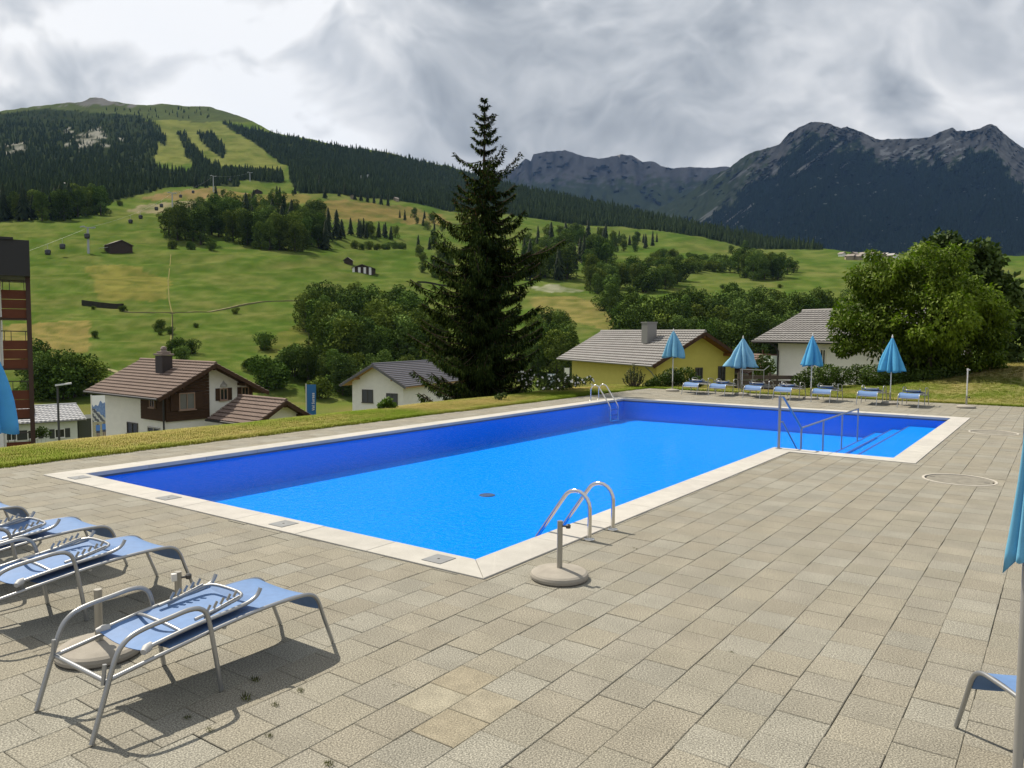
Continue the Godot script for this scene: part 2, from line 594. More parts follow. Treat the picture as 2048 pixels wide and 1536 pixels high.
func grid_mesh(rows: Array, cols: Array) -> ArrayMesh:
	# rows[i][j] points, cols[i][j] colours; smooth normals
	var r := rows.size()
	var k: int = rows[0].size()
	var v := PackedVector3Array()
	var cc := PackedColorArray()
	var n := PackedVector3Array()
	for i in r:
		v.append_array(rows[i])
		cc.append_array(cols[i])
	n.resize(v.size())
	var ix := PackedInt32Array()
	ix.resize((r - 1) * (k - 1) * 6)
	var at_ := 0
	for i in r - 1:
		for j in k - 1:
			var a := i * k + j
			var b := a + 1
			var d := a + k + 1
			var e := a + k
			var g := (v[d] - v[a]).cross(v[e] - v[b])
			if g.y < 0.0:
				g = -g
				ix[at_] = a; ix[at_ + 1] = b; ix[at_ + 2] = d; ix[at_ + 3] = a; ix[at_ + 4] = d; ix[at_ + 5] = e
			else:
				ix[at_] = a; ix[at_ + 1] = d; ix[at_ + 2] = b; ix[at_ + 3] = a; ix[at_ + 4] = e; ix[at_ + 5] = d
			at_ += 6
			g = g.normalized()
			n[a] += g; n[b] += g; n[d] += g; n[e] += g
	for i in n.size():
		n[i] = n[i].normalized()
	var arr := []
	arr.resize(Mesh.ARRAY_MAX)
	arr[Mesh.ARRAY_VERTEX] = v
	arr[Mesh.ARRAY_NORMAL] = n
	arr[Mesh.ARRAY_COLOR] = cc
	arr[Mesh.ARRAY_INDEX] = ix
	var m := ArrayMesh.new()
	m.add_surface_from_arrays(Mesh.PRIMITIVE_TRIANGLES, arr)
	return m

func hillside() -> void:
	var rows := []
	var cols := []
	var count := 220
	var xs := PackedFloat32Array()
	var x := -700.0
	while x <= 2800.0:
		xs.append(x)
		x += 6.0 if x > -80.0 and x < 2120.0 else 20.0
	for i in count + 4:
		var line := PackedVector3Array()
		var tone := PackedColorArray()
		for px in xs:
			var top := along(hill_top, px)
			top += bump.get_noise_2d(px * 1.6, 33.0) * 2.0
			if i < count:
				var py := lerpf(845.0, top, i / float(count - 1))
				line.append(hill(px, py))
				tone.append(hill_color(px, py))
			else:
				# the far side of the ridge
				var back := 1.0 + 0.12 * (i - count + 1)
				var p := hill(px, top)
				var q := EYE + (p - EYE) * back
				q.y = p.y - (p.y + 60.0) * 0.14 * (i - count + 1)
				line.append(q)
				tone.append(Color(0.06, 0.08, 0.03))
		rows.append(line)
		cols.append(tone)
	structure("hillside", grid_mesh(rows, cols), grained("meadow", Color(1, 1, 1), 0.95, 0.05, 0.55, 0.006, 0.74, 0.0, true))

# the slope from the terrace down to the houses and the stream, left, middle and right
var slope_left := [[14, -2.6], [22, -3.4], [30, -5.5], [45, -9.0], [60, -11.5], [100, -14.5], [150, -11.4]]
var slope_mid := [[14, -2.6], [24, -2.2], [32, -2.4], [45, -4.5], [60, -6.8], [100, -12.0], [150, -11.4]]
var slope_right := [[14, -2.6], [24, -2.2], [38, -1.6], [50, -2.5], [70, -5.0], [100, -10.0], [150, -11.4]]

func slope(px: float, d: float) -> Vector3:
	var y: float
	if px < 1250.0:
		y = lerpf(along(slope_left, d), along(slope_mid, d), smoothstep(650.0, 1150.0, px))
	else:
		y = lerpf(along(slope_mid, d), along(slope_right, d), smoothstep(1400.0, 1750.0, px))
	var join := at(px, 800.0, reach(px, 800.0))
	var r := ray(px, 700.0)
	var p := Vector3(r.x * d, y, r.z * d)
	p.y = lerpf(p.y, join.y - 0.3, smoothstep(95.0, 146.0, d))
	return p

func valley_slope() -> void:
	var rows := []
	var cols := []
	for i in 60:
		var d := 14.0 * pow(152.0 / 14.0, i / 59.0)
		var line := PackedVector3Array()
		var tone := PackedColorArray()
		for j in 120:
			var px := -700.0 + j * 3500.0 / 119.0
			var p := slope(px, d)
			p.y += bump.get_noise_2d(p.x * 6.0, p.z * 6.0) * 0.25
			line.append(p)
			var b := blotch.get_noise_2d(p.x * 4.0, p.z * 4.0)
			tone.append(Color(0.085, 0.115, 0.025).lerp(Color(0.13, 0.12, 0.045), clampf(0.4 + b, 0.0, 1.0)))
		rows.append(line)
		cols.append(tone)
	structure("valley_slope", grid_mesh(rows, cols), mats["meadow"])

var peak_top := [[1180, 470], [1300, 425], [1380, 385], [1430, 348], [1455, 338], [1480, 318], [1500, 305], [1530, 297], [1560, 288], [1575, 268], [1600, 253], [1622, 244], [1640, 243], [1662, 248], [1680, 256], [1694, 253], [1720, 262], [1742, 272], [1757, 279], [1800, 277], [1830, 276], [1858, 274], [1880, 263], [1905, 254], [1915, 262], [1940, 261], [1960, 256], [1978, 247], [1990, 250], [2010, 268], [2030, 284], [2060, 304], [2150, 340], [2300, 330], [2500, 370], [2900, 420]]
var far_top := [[760, 430], [900, 390], [1000, 352], [1020, 340], [1035, 332], [1048, 318], [1052, 316], [1062, 322], [1066, 308], [1085, 304], [1100, 302], [1128, 300], [1150, 306], [1170, 313], [1200, 317], [1228, 311], [1245, 308], [1265, 311], [1285, 323], [1305, 322], [1325, 333], [1345, 336], [1380, 333], [1420, 335], [1450, 332], [1520, 350], [1650, 400], [1800, 430]]

# treeless ground on the right mountain: scree streaks and turf
func peak_point(px: float, py: float, top: float) -> Vector3:
	var t := clampf((560.0 - py) / (560.0 - top), 0.0, 1.0)
	var d := lerpf(2500.0, 5600.0, pow(t, 1.15))
	var fade := smoothstep(0.0, 0.25, t)
	var rg := ridged.get_noise_2d(px * 1.0 + py * 0.35, py * 0.45)
	var fine := ridged.get_noise_2d(px * 3.6 + py * 2.2 + 900.0, py * 1.1)
	d *= 1.0 + (rg * 0.07 + fine * 0.022 * smoothstep(0.45, 0.8, t)) * fade
	return at(px, py, d)

func peak_color(px: float, py: float, top: float) -> Color:
	var line := top + 38.0 + 46.0 * clampf((px - 1560.0) / -200.0, -0.3, 1.0)
	if px > 1750.0 and px < 1925.0:
		line = 318.0
	elif px >= 1925.0:
		line = lerpf(300.0, 400.0, clampf((px - 1990.0) / 80.0, 0.0, 1.0))
	var b := blotch.get_noise_2d(px * 3.0 + py * 2.2, py * 3.0)
	var a := blotch.get_noise_2d(px * 0.9, py * 0.9 + 70.0)
	var up := (line - py) / 14.0 + b * 1.7 + a * 1.6
	var wood := Color(0.010, 0.017, 0.010)
	var stone := Color(0.135, 0.128, 0.115) * (1.0 + b * 0.5)
	var turf := Color(0.07, 0.085, 0.035)
	var c := wood
	if up > 0.0:
		c = stone if px > 1540.0 else turf.lerp(stone, clampf(b * 1.5 + (px - 1480.0) / 90.0, 0.0, 1.0))
	elif up > -1.0:
		c = wood.lerp(turf, up + 1.0)
	# gullies of pale scree running down to the left
	var run := (px - 1560.0) + (py - 330.0) * 1.25
	var streak := blotch.get_noise_2d(run * 2.6, py * 0.5)
	if streak > 0.34 and up > -4.5 and px < 1740.0:
		c = c.lerp(Color(0.27, 0.26, 0.235), clampf((streak - 0.34) * 7.0, 0.0, 0.8))
	if px > 1760.0 and px < 1930.0 and py > top + 14.0 and py < 318.0 and blotch.get_noise_2d(px * 1.6 + py * 3.2, py * 2.0) > 0.1:
		c = c.lerp(Color(0.33, 0.325, 0.30), 0.7)
	if up < -3.0 and blotch.get_noise_2d(px * 2.2 + 900.0, py * 3.2) > 0.56:
		c = Color(0.14, 0.15, 0.11)
	return Color(c.r, c.g, c.b)

func mountains() -> void:
	var rows := []
	var cols := []
	for i in 184:
		var line := PackedVector3Array()
		var tone := PackedColorArray()
		for j in 460:
			var px := 1180.0 + j * 3.78
			var top := along(peak_top, px) + ridged.get_noise_2d(px * 5.0, 4.0) * 1.8
			if i < 180:
				var py := lerpf(560.0, top, i / 179.0)
				line.append(peak_point(px, py, top))
				tone.append(peak_color(px, py, top))
			else:
				var p := peak_point(px, top, top)
				var k := i - 179
				line.append(Vector3(p.x * (1.0 + 0.06 * k), p.y - 160.0 * k, p.z * (1.0 + 0.06 * k)))
				tone.append(Color(0.14, 0.14, 0.13))
		rows.append(line)
		cols.append(tone)
	structure("mountain", grid_mesh(rows, cols), grained("alpine_rock", Color(1, 1, 1), 0.95, 0.004, 0.72, 0.0007, 0.8, 0.0, true))
	rows = []
	cols = []
	for i in 64:
		var line := PackedVector3Array()
		var tone := PackedColorArray()
		for j in 200:
			var px := 760.0 + j * 5.2
			var top := along(far_top, px) + ridged.get_noise_2d(px * 6.0, 90.0) * 1.8
			var py := lerpf(520.0, top, mini(i, 59) / 59.0)
			var t := (520.0 - py) / (520.0 - top)
			var d := lerpf(4800.0, 9000.0, t)
			d *= 1.0 + (ridged.get_noise_2d(px * 1.3 + 40.0, py * 0.8) * 0.06 + ridged.get_noise_2d(px * 4.0 + 40.0, py * 2.4) * 0.012) * smoothstep(0.0, 0.2, t)
			var p := at(px, py, d)
			if i > 59:
				p = Vector3(p.x * (1.0 + 0.05 * (i - 59)), p.y - 200.0 * (i - 59), p.z * (1.0 + 0.05 * (i - 59)))
			line.append(p)
			var b := blotch.get_noise_2d(px * 2.0, py * 4.0)
			var c := Color(0.07, 0.085, 0.035).lerp(Color(0.15, 0.145, 0.14), clampf((372.0 - py) / 18.0 + b * 2.0, 0.0, 1.0))
			tone.append(c)
		rows.append(line)
		cols.append(tone)
	structure("far_mountain", grid_mesh(rows, cols), mats["alpine_rock"])

var cloud_node: Node3D

# a broad cloud above the far ranges that keeps the sun from them
func cloud_bank() -> void:
	cloud_node = thing("cloud", "broad grey cloud bank high above the far mountains", "cloud")
	var rows := []
	var cols := []
	var n := 44
	for side in 2:
		rows = []
		cols = []
		for i in n + 1:
			var line := PackedVector3Array()
			var tone := PackedColorArray()
			for j in n + 1:
				var fx := j / float(n) * 2.0 - 1.0
				var fz := i / float(n) * 2.0 - 1.0
				# square to a ragged disc
				var q := Vector2(fx * sqrt(1.0 - fz * fz * 0.5), fz * sqrt(1.0 - fx * fx * 0.5))
				var r := q.length()
				var a := q.angle()
				var edge := 1.0 + 0.10 * sin(a * 3.0 + 1.0) + 0.08 * sin(a * 7.0) + bump.get_noise_2d(cos(a) * 60.0, sin(a) * 60.0) * 0.2
				var p := Vector3(q.x * 3000.0 * edge - 150.0, 5100.0, -(7800.0 + q.y * 3300.0 * edge))
				var thick := sqrt(maxf(0.0, 1.0 - r * r))
				var lump := 0.6 + 0.4 * bump.get_noise_2d(p.x * 0.03, p.z * 0.03)
				p.y += (700.0 if side == 0 else -160.0) * thick * lump
				line.append(p)
				tone.append(Color(0.9, 0.9, 0.9))
			rows.append(line)
			cols.append(tone)
		part("top" if side == 0 else "underside", grid_mesh(rows, cols), mat("cloud_white", Color(0.9, 0.9, 0.9), 1.0), cloud_node)


# ---------------------------------------------------------------- trees
func rnd(a: float, b: float) -> float:
	return rng.randf_range(a, b)

func rand_dir() -> Vector3:
	var z := rnd(-1.0, 1.0)
	var a := rnd(0.0, TAU)
	var r := sqrt(1.0 - z * z)
	return Vector3(r * cos(a), z, r * sin(a))

func leaf(b: MB, p: Vector3, axis: Vector3, side: Vector3, length: float, width: float, nn: Vector3) -> void:
	var tip := p + axis * length
	var mid := p + axis * length * 0.45
	var w := side * width * 0.5
	b.tri(p, mid + w, mid - w, nn)
	b.tri(mid + w, tip, mid - w, nn)

# leaves spread through a set of lobes [centre, radius]
func foliage(b: MB, lobes: Array, count: int, length: float, width: float, dark: Color, light: Color, droop := 0.25, gaps := 0.1, gap_size := 1.0, shell := 0.5) -> void:
	var weight := []
	var total := 0.0
	for l in lobes:
		total += l[1] * l[1]
		weight.append(total)
	for k in count:
		var pick := rnd(0.0, total)
		var i := 0
		while weight[i] < pick:
			i += 1
		var dir := rand_dir()
		var r: float = lobes[i][1] * (shell + (1.0 - shell) * sqrt(rng.randf()))
		var p: Vector3 = lobes[i][0] + dir * r * Vector3(1.0, 0.85, 1.0)
		if bump.get_noise_3dv(p * 14.0 / gap_size) < -0.35 + gaps * 2.0 - 0.2 * dir.y:
			continue
		var axis := (dir * 0.6 + rand_dir() * 0.7 + Vector3(0, -droop * 2.0, 0)).normalized()
		var side := axis.cross(rand_dir()).normalized()
		var g := axis.cross(side)
		if g.dot(dir) < 0.0:
			g = -g
		var tone := clampf(0.5 + bump.get_noise_3dv(p * 9.0 / gap_size + Vector3(50, 0, 0)) * 0.8 + rnd(-0.35, 0.35), 0.0, 1.0)
		b.col = dark.lerp(light, tone)
		var s := rnd(0.7, 1.3)
		leaf(b, p, axis, side, length * s, width * s, (g + dir * 0.7).normalized())
	b.col = Color.WHITE

func trunk_mesh(height: float, radius: float, limbs: int, spread: float, lean := 0.0) -> MB:
	var b := MB.new()
	var path := []
	var rads := []
	for k in 6:
		var t := k / 5.0
		path.append(Vector3(lean * t * t + rnd(-0.02, 0.02) * height * t, -0.5 + (height + 0.5) * t, rnd(-0.02, 0.02) * height * t))
		rads.append(radius * (1.25 - t) + 0.01)
	b.tube(path, rads, 7)
	for k in limbs:
		var s := rnd(0.3, 0.85)
		var p: Vector3 = path[0].lerp(path[5], s)
		var a := rnd(0.0, TAU)
		var o := Vector3(cos(a), 0, sin(a)) * spread * rnd(0.6, 1.0)
		b.tube([p, p + o * 0.45 + Vector3(0, spread * 0.35, 0), p + o + Vector3(0, spread * rnd(0.5, 1.0), 0)], [radius * 0.45, radius * 0.28, 0.015], 5)
	return b

# a broadleaf crown of height 1 to be scaled: base at 0, top at 1
func broadleaf_proto(width: float, low: float, leaves: int, dark: Color, light: Color, leafy := 0.036) -> Dictionary:
	var lobes := [[Vector3(0, 0.62, 0), 0.26 * width + 0.08]]
	var count := rng.randi_range(9, 13)
	for k in count:
		var h := low + (0.92 - low) * (k + 0.5) / count
		var t := (h - low) / (1.0 - low)
		var ring := width * 0.5 * sqrt(maxf(0.05, 1.0 - pow(absf(t - 0.38) / 0.68, 2.0)))
		var a := k * 2.4 + rnd(-0.5, 0.5)
		var o := ring * rnd(0.35, 0.75)
		lobes.append([Vector3(cos(a) * o, h, sin(a) * o), rnd(0.11, 0.17) * (0.7 + width * 0.5)])
	var top := 0.0
	for l in lobes:
		top = maxf(top, l[0].y + l[1] * 0.85)
	for l in lobes:
		l[0].y += (1.0 - top) * l[0].y
	var crown := MB.new()
	foliage(crown, lobes, leaves, leafy, leafy * 0.75, dark, light, 0.1, 0.02, 0.1, 0.45)
	return {"crown": crown.mesh(), "trunk": trunk_mesh(0.62, 0.022, 5, 0.16).mesh(), "kind": "broadleaf_tree"}

func conifer_proto(width: float, tiers: int, points: int, dark: Color, light: Color) -> Dictionary:
	var b := MB.new()
	for k in tiers:
		var t := k / float(tiers)
		var y0 := 0.06 + 0.94 * t
		var r := width * 0.5 * pow(1.0 - t, 0.85) + 0.012
		var top := minf(1.0, y0 + 0.94 / tiers * 2.1)
		var off := Vector3(rnd(-0.01, 0.01), 0, rnd(-0.01, 0.01))
		var turn := rnd(0.0, TAU)
		for s in points:
			var a := turn + TAU * s / points + rnd(-0.2, 0.2)
			var da := TAU / points * rnd(0.55, 0.8)
			var rr := r * rnd(0.7, 1.12)
			var apex := off + Vector3(0, top, 0)
			var tip := off + Vector3(cos(a) * rr, y0 - r * 0.25 + rnd(-0.012, 0.012), sin(a) * rr)
			var l := off + Vector3(cos(a - da) * rr * 0.62, y0 + r * 0.12, sin(a - da) * rr * 0.62)
			var q := off + Vector3(cos(a + da) * rr * 0.62, y0 + r * 0.12, sin(a + da) * rr * 0.62)
			b.col = dark.lerp(light, rnd(0.0, 1.0))
			b.tri(apex, l, tip, Vector3(cos(a - 0.3), 0.45, sin(a - 0.3)).normalized())
			b.tri(apex, tip, q, Vector3(cos(a + 0.3), 0.45, sin(a + 0.3)).normalized())
	var tr := MB.new()
	tr.tube([Vector3(0, -0.06, 0), Vector3(0, 0.4, 0), Vector3(0, 0.9, 0)], [0.018, 0.012, 0.004], 6)
	return {"crown": b.mesh(), "trunk": tr.mesh(), "kind": "spruce_tree"}

func bush_proto(width: float, leaves: int, dark: Color, light: Color, leafy := 0.06) -> Dictionary:
	var lobes := []
	for k in 8:
		var a := k * 2.4
		var o := width * rnd(0.1, 0.42)
		var r := rnd(0.24, 0.36)
		lobes.append([Vector3(cos(a) * o, rnd(0.12, 0.66), sin(a) * o), r])
	var crown := MB.new()
	foliage(crown, lobes, leaves, leafy, leafy * 0.75, dark, light, 0.1, 0.02, 0.15, 0.4)
	var tr := MB.new()
	for k in 4:
		var a := k * 1.6
		tr.tube([Vector3(cos(a) * 0.03, -0.2, sin(a) * 0.03), Vector3(cos(a) * 0.2, 0.5, sin(a) * 0.2)], [0.025, 0.01], 5)
	return {"crown": crown.mesh(), "trunk": tr.mesh(), "kind": "bush"}

var protos := {}
var proto_nodes := {}

func make_protos() -> void:
	var g1 := Color(0.042, 0.066, 0.014)
	var g2 := Color(0.125, 0.170, 0.045)
	protos["broad"] = [broadleaf_proto(0.66, 0.04, 4600, g1, g2), broadleaf_proto(0.8, 0.03, 5200, g1, g2), broadleaf_proto(0.56, 0.05, 4200, g1 * 0.95, g2 * 1.05), broadleaf_proto(0.72, 0.02, 5000, g1 * 0.85, g2 * 0.85), broadleaf_proto(0.62, 0.05, 4400, Color(0.035, 0.055, 0.016), Color(0.095, 0.125, 0.035))]
	protos["conifer"] = [conifer_proto(0.46, 13, 9, Color(0.014, 0.024, 0.010), Color(0.035, 0.052, 0.020)), conifer_proto(0.54, 12, 9, Color(0.014, 0.024, 0.010), Color(0.038, 0.055, 0.020)), conifer_proto(0.42, 14, 8, Color(0.016, 0.026, 0.010), Color(0.035, 0.05, 0.018))]
	protos["bush"] = [bush_proto(0.95, 3200, g1, g2), bush_proto(1.25, 3800, g1 * 0.85, g2 * 0.85), bush_proto(0.8, 3000, g1, g2 * 1.1)]

func plant(kind: String, where: Vector3, height: float, label: String, group: String) -> void:
	var i := rng.randi_range(0, protos[kind].size() - 1)
	var key := kind + str(i)
	var pr: Dictionary = protos[kind][i]
	var o := thing(pr.kind, label, "bush" if kind == "bush" else "tree", where, rnd(0.0, TAU), group)
	var wide := height * rnd(0.88, 1.15)
	part("trunk", pr.trunk, mat("bark", Color(0.05, 0.04, 0.03), 0.95), o)
	part("crown", pr.crown, species(kind), o)
	o.scale = Vector3(wide, height, wide)

# leaf tones of the different species in the groves
func species(kind: String) -> StandardMaterial3D:
	if kind == "conifer":
		return leaf_mat("needles", 0.65, 0.12)
	var k := rng.randi_range(0, 4)
	var m := leaf_mat("leaves_of_species_%d" % k, 0.65, 0.14)
	m.albedo_color = [lin(0.95, 1.0, 0.9), lin(0.68, 0.74, 0.75), lin(1.2, 1.15, 0.95), lin(0.8, 0.95, 0.85), lin(1.1, 1.2, 1.25)][k]
	return m

func in_poly(poly: PackedVector2Array) -> Vector2:
	var r := Rect2(poly[0], Vector2.ZERO)
	for p in poly:
		r = r.expand(p)
	for k in 400:
		var q := Vector2(rnd(r.position.x, r.end.x), rnd(r.position.y, r.end.y))
		if Geometry2D.is_point_in_polygon(q, poly):
			return q
	return poly[0]

func pts(list: Array) -> PackedVector2Array:
	var out := PackedVector2Array()
	for k in range(0, list.size(), 2):
		out.append(Vector2(list[k], list[k + 1]))
	return out

func groves() -> void:
	# outline of where the trunks stand (pixels), how many, kinds, heights in metres, label, group
	var list := [
		[pts([315, 458, 400, 440, 480, 446, 560, 436, 640, 452, 676, 478, 682, 503, 560, 506, 500, 492, 480, 482, 400, 486, 325, 478]), 84, ["broad", "broad", "broad", "broad", "conifer"], 11.0, 19.0, "in the large grove amid the sunlit meadow", "grove in the middle of the meadow"],
		[pts([0, 434, 100, 428, 205, 420, 208, 432, 120, 442, 0, 441]), 26, ["broad", "broad", "conifer"], 11.0, 19.0, "in the copse below the dark hillside forest", "copse below the dark forest"],
		[pts([600, 664, 640, 640, 700, 632, 790, 640, 868, 650, 880, 740, 800, 760, 700, 765, 640, 735]), 60, ["broad"], 9.5, 14.0, "in the dense wood behind the white gabled house", "dense wood behind the white gabled house"],
		[pts([520, 772, 590, 745, 690, 745, 850, 760, 850, 795, 560, 798]), 22, ["broad", "bush"], 5.0, 8.5, "between the brown chalet and the white gabled house", "trees between chalet and white house"],
		[pts([1050, 690, 1100, 670, 1150, 700, 1150, 760, 1040, 765]), 18, ["broad"], 8.0, 11.5, "between the great spruce and the yellow house", "trees between spruce and yellow house"],
		[pts([1168, 572, 1215, 590, 1262, 632, 1330, 640, 1420, 640, 1500, 628, 1620, 640, 1720, 645, 1720, 695, 1480, 720, 1250, 710, 1235, 660]), 78, ["broad", "broad", "broad", "bush"], 7.5, 13.5, "in the wooded strip behind the yellow house", "wooded strip behind the yellow house"],
		[pts([1040, 525, 1090, 475, 1150, 470, 1215, 478, 1235, 505, 1210, 545, 1160, 565, 1060, 575]), 54, ["broad", "broad", "conifer"], 12.0, 18.0, "in the wood on the slope beyond the great spruce", "wood beyond the tall spruce"],
		[pts([1180, 560, 1270, 550, 1360, 555, 1380, 575, 1300, 590, 1200, 585]), 26, ["broad", "bush", "broad"], 9.0, 14.0, "on the wooded bank under the farther meadow", "wooded bank under the right meadow"],
		[pts([1290, 522, 1360, 514, 1440, 522, 1468, 532, 1465, 545, 1380, 548, 1305, 534]), 28, ["bush"], 6.5, 9.5, "in the hedge across the farther meadow", "hedge across the right meadow"],
		[pts([1468, 548, 1510, 545, 1556, 552, 1562, 562, 1500, 560]), 15, ["broad"], 12.0, 17.0, "in the compact clump on the farther meadow", "clump on the right meadow"],
		[pts([65, 776, 120, 765, 182, 770, 182, 800, 65, 800]), 10, ["broad", "bush"], 6.0, 9.0, "behind the long low house and street lamp", "trees behind the low white house"],
		[pts([672, 470, 740, 474, 795, 478, 800, 484, 680, 478]), 16, ["broad", "conifer"], 7.0, 10.0, "in the row along the upper meadow", "row along the upper meadow"],
		[pts([706, 494, 800, 492, 812, 500, 720, 503]), 9, ["bush"], 4.0, 6.0, "in the low hedge under the tree row", "low hedge under the tree row"],
		[pts([830, 500, 885, 480, 905, 540, 890, 565, 850, 555]), 16, ["broad", "broad", "conifer"], 7.0, 11.0, "half hidden behind the great spruce's branches", "trees behind the spruce's left side"],
		[pts([1130, 472, 1300, 478, 1340, 492, 1240, 500, 1140, 486]), 18, ["broad", "conifer", "conifer"], 8.0, 13.0, "at the forest edge above the farther meadow", "forest edge above the right meadow"],
		[pts([790, 430, 900, 445, 900, 470, 840, 462]), 12, ["broad", "conifer"], 7.0, 11.0, "scattered on the meadow beside the great spruce", "scattered trees left of the spruce"],
	]
	for g in list:
		var kinds: Array = g[2]
		var made := []
		for k in int(g[1]):
			var q := in_poly(g[0])
			for tries in 12:
				var clear := true
				for m in made:
					if absf(m.x - q.x) < 9.0 and absf(m.y - q.y) < 5.0:
						clear = false
				if clear:
					break
				q = in_poly(g[0])
			made.append(q)
			var p := hill(q.x, q.y)
			var kind: String = kinds[rng.randi_range(0, kinds.size() - 1)]
			var f := rng.randf()
			var size := "tall " if f > 0.62 else ("low " if f < 0.3 else "middling ")
			var word: String = {"broad": "broadleaf tree", "conifer": "dark pointed spruce", "bush": "rounded bush"}[kind]
			plant(kind, p, lerpf(g[3], g[4], f) * (1.15 if kind == "conifer" else 1.0), size + word + " " + g[5], g[6])
	# spruces standing alone or in short rows on the upper meadow
	for s in [[500, 424, 12], [437, 420, 9], [560, 406, 14], [554, 398, 10], [432, 408, 15], [424, 414, 10], [650, 399, 12], [690, 394, 14], [678, 396, 10], [710, 402, 13], [722, 404, 11], [735, 406, 12], [748, 408, 13], [762, 411, 11], [776, 414, 13], [392, 378, 16], [412, 378, 14], [640, 378, 17], [590, 392, 11]]:
		plant("conifer", hill(s[0], s[1]), s[2], "dark spruce standing on the upper meadow under the ski slope", "spruces on the upper meadow")
	for s in [[446, 394, 7], [586, 396, 5], [1490, 503, 12], [1462, 508, 8], [1575, 548, 11], [1587, 546, 8], [540, 404, 8], [1270, 500, 9]]:
		plant("broad", hill(s[0], s[1]), s[2], "small broadleaf tree standing alone on the open meadow", "lone trees on the meadow")
	for s in [[352, 704, 4.6], [382, 706, 3.6], [530, 698, 4.6], [366, 726, 3.8], [470, 629, 2.2], [322, 660, 2.8], [313, 663, 2.0], [320, 670, 1.6], [245, 618, 2.2], [187, 615, 1.4], [345, 496, 5], [382, 498, 5], [423, 501, 4.5], [500, 745, 3.2], [512, 746, 3.4], [524, 747, 3.3], [536, 747, 3.4], [548, 748, 3.2], [835, 575, 3], [1560, 580, 2.6], [1445, 582, 2.4], [1715, 548, 4], [1730, 552, 4], [1740, 556, 4], [1745, 560, 3.5], [190, 672, 1.8], [845, 545, 4], [870, 552, 5], [1335, 520, 4.0], [240, 412, 5], [590, 700, 2.2], [340, 668, 2.0], [392, 652, 1.6]]:
		plant("bush", hill(s[0], s[1]), s[2], "rounded dark bush standing alone on the sunlit meadow", "lone bushes on the meadow")

func forest() -> void:
	var p1: Dictionary = conifer_proto(0.42, 5, 6, Color(0.75, 0.8, 0.75), Color(1.15, 1.15, 1.05))
	var p2: Dictionary = conifer_proto(0.36, 6, 5, Color(0.75, 0.8, 0.75), Color(1.15, 1.15, 1.05))
	var m := leaf_mat("forest_needles", 0.75, 0.05)
	var p3: Dictionary = conifer_proto(0.62, 4, 7, Color(0.8, 0.9, 0.7), Color(1.3, 1.4, 1.1))
	var where := [[], [], []]
	var tints := [[], [], []]
	var counts := [15000, 14000, 1000, 260, 220, 130]
	for f in forests.size():
		for k in counts[f]:
			var q := in_poly(forests[f])
			if q.x < -160.0 and rng.randf() < 0.7:
				continue
			var rock := maxf(1.0 - Vector2((q.x - 180.0) / 46.0, (q.y - 276.0) / 16.0).length(), 1.0 - Vector2((q.x - 35.0) / 26.0, (q.y - 297.0) / 10.0).length())
			if rock > 0.2 and rng.randf() < 0.8:
				continue
			if q.y < 250.0 and f == 0 and rng.randf() < 0.35:
				continue
			var p := hill(q.x, q.y)
			var h := rnd(5.5, 11.0) * (1.35 if rng.randf() < 0.15 else 1.0) * (0.75 if q.y < 245.0 else 1.0)
			var i := rng.randi_range(0, 1)
			if rng.randf() < 0.14 and q.y > 300.0:
				i = 2
				h *= 0.75
			var b := Basis(Vector3.UP, rnd(0.0, TAU)).scaled(Vector3(h * rnd(0.85, 1.2), h, h * rnd(0.85, 1.2)))
			where[i].append(Transform3D(b, p - Vector3(0, 0.5, 0)))
			var t := rnd(0.75, 1.3)
			tints[i].append(Color(0.030 * t, 0.044 * t, 0.020 * t))
	# a few pines along the bare summit ridge
	for k in 60:
		var x := rnd(200.0, 420.0)
		var p := hill(x, rnd(218.0, 236.0))
		where[0].append(Transform3D(Basis(Vector3.UP, rnd(0.0, TAU)).scaled(Vector3.ONE * rnd(7.0, 12.0)), p))
		tints[0].append(Color(0.022, 0.034, 0.015))
	for i in 3:
		tag(many("conifer_forest", [p1, p2, p3][i].crown, m, where[i], tints[i], self), ["dense dark conifer forest covering the hill across the valley", "slimmer dark conifers mixed through the forest across the valley", "rounder larches mixed through the forest across the valley"][i], "forest", "conifer forest on the near hill")
	var w2 := []
	var t2 := []
	for k in 15000:
		var px := rnd(1330.0, 2200.0)
		var top := along(peak_top, px)
		var py := rnd(top + 30.0, 530.0)
		var c := peak_color(px, py, top)
		if c.r > 0.03:
			continue
		var p := peak_point(px, py, top)
		var h := rnd(14.0, 24.0)
		w2.append(Transform3D(Basis(Vector3.UP, rnd(0.0, TAU)).scaled(Vector3(h * 1.25, h, h * 1.25)), p - Vector3(0, 1, 0)))
		var t := rnd(0.7, 1.3)
		t2.append(Color(0.014 * t, 0.023 * t, 0.012 * t))
	tag(many("mountain_forest", p2.crown, m, w2, t2, self), "dark blue-green forest on the flank of the rocky mountain", "forest")

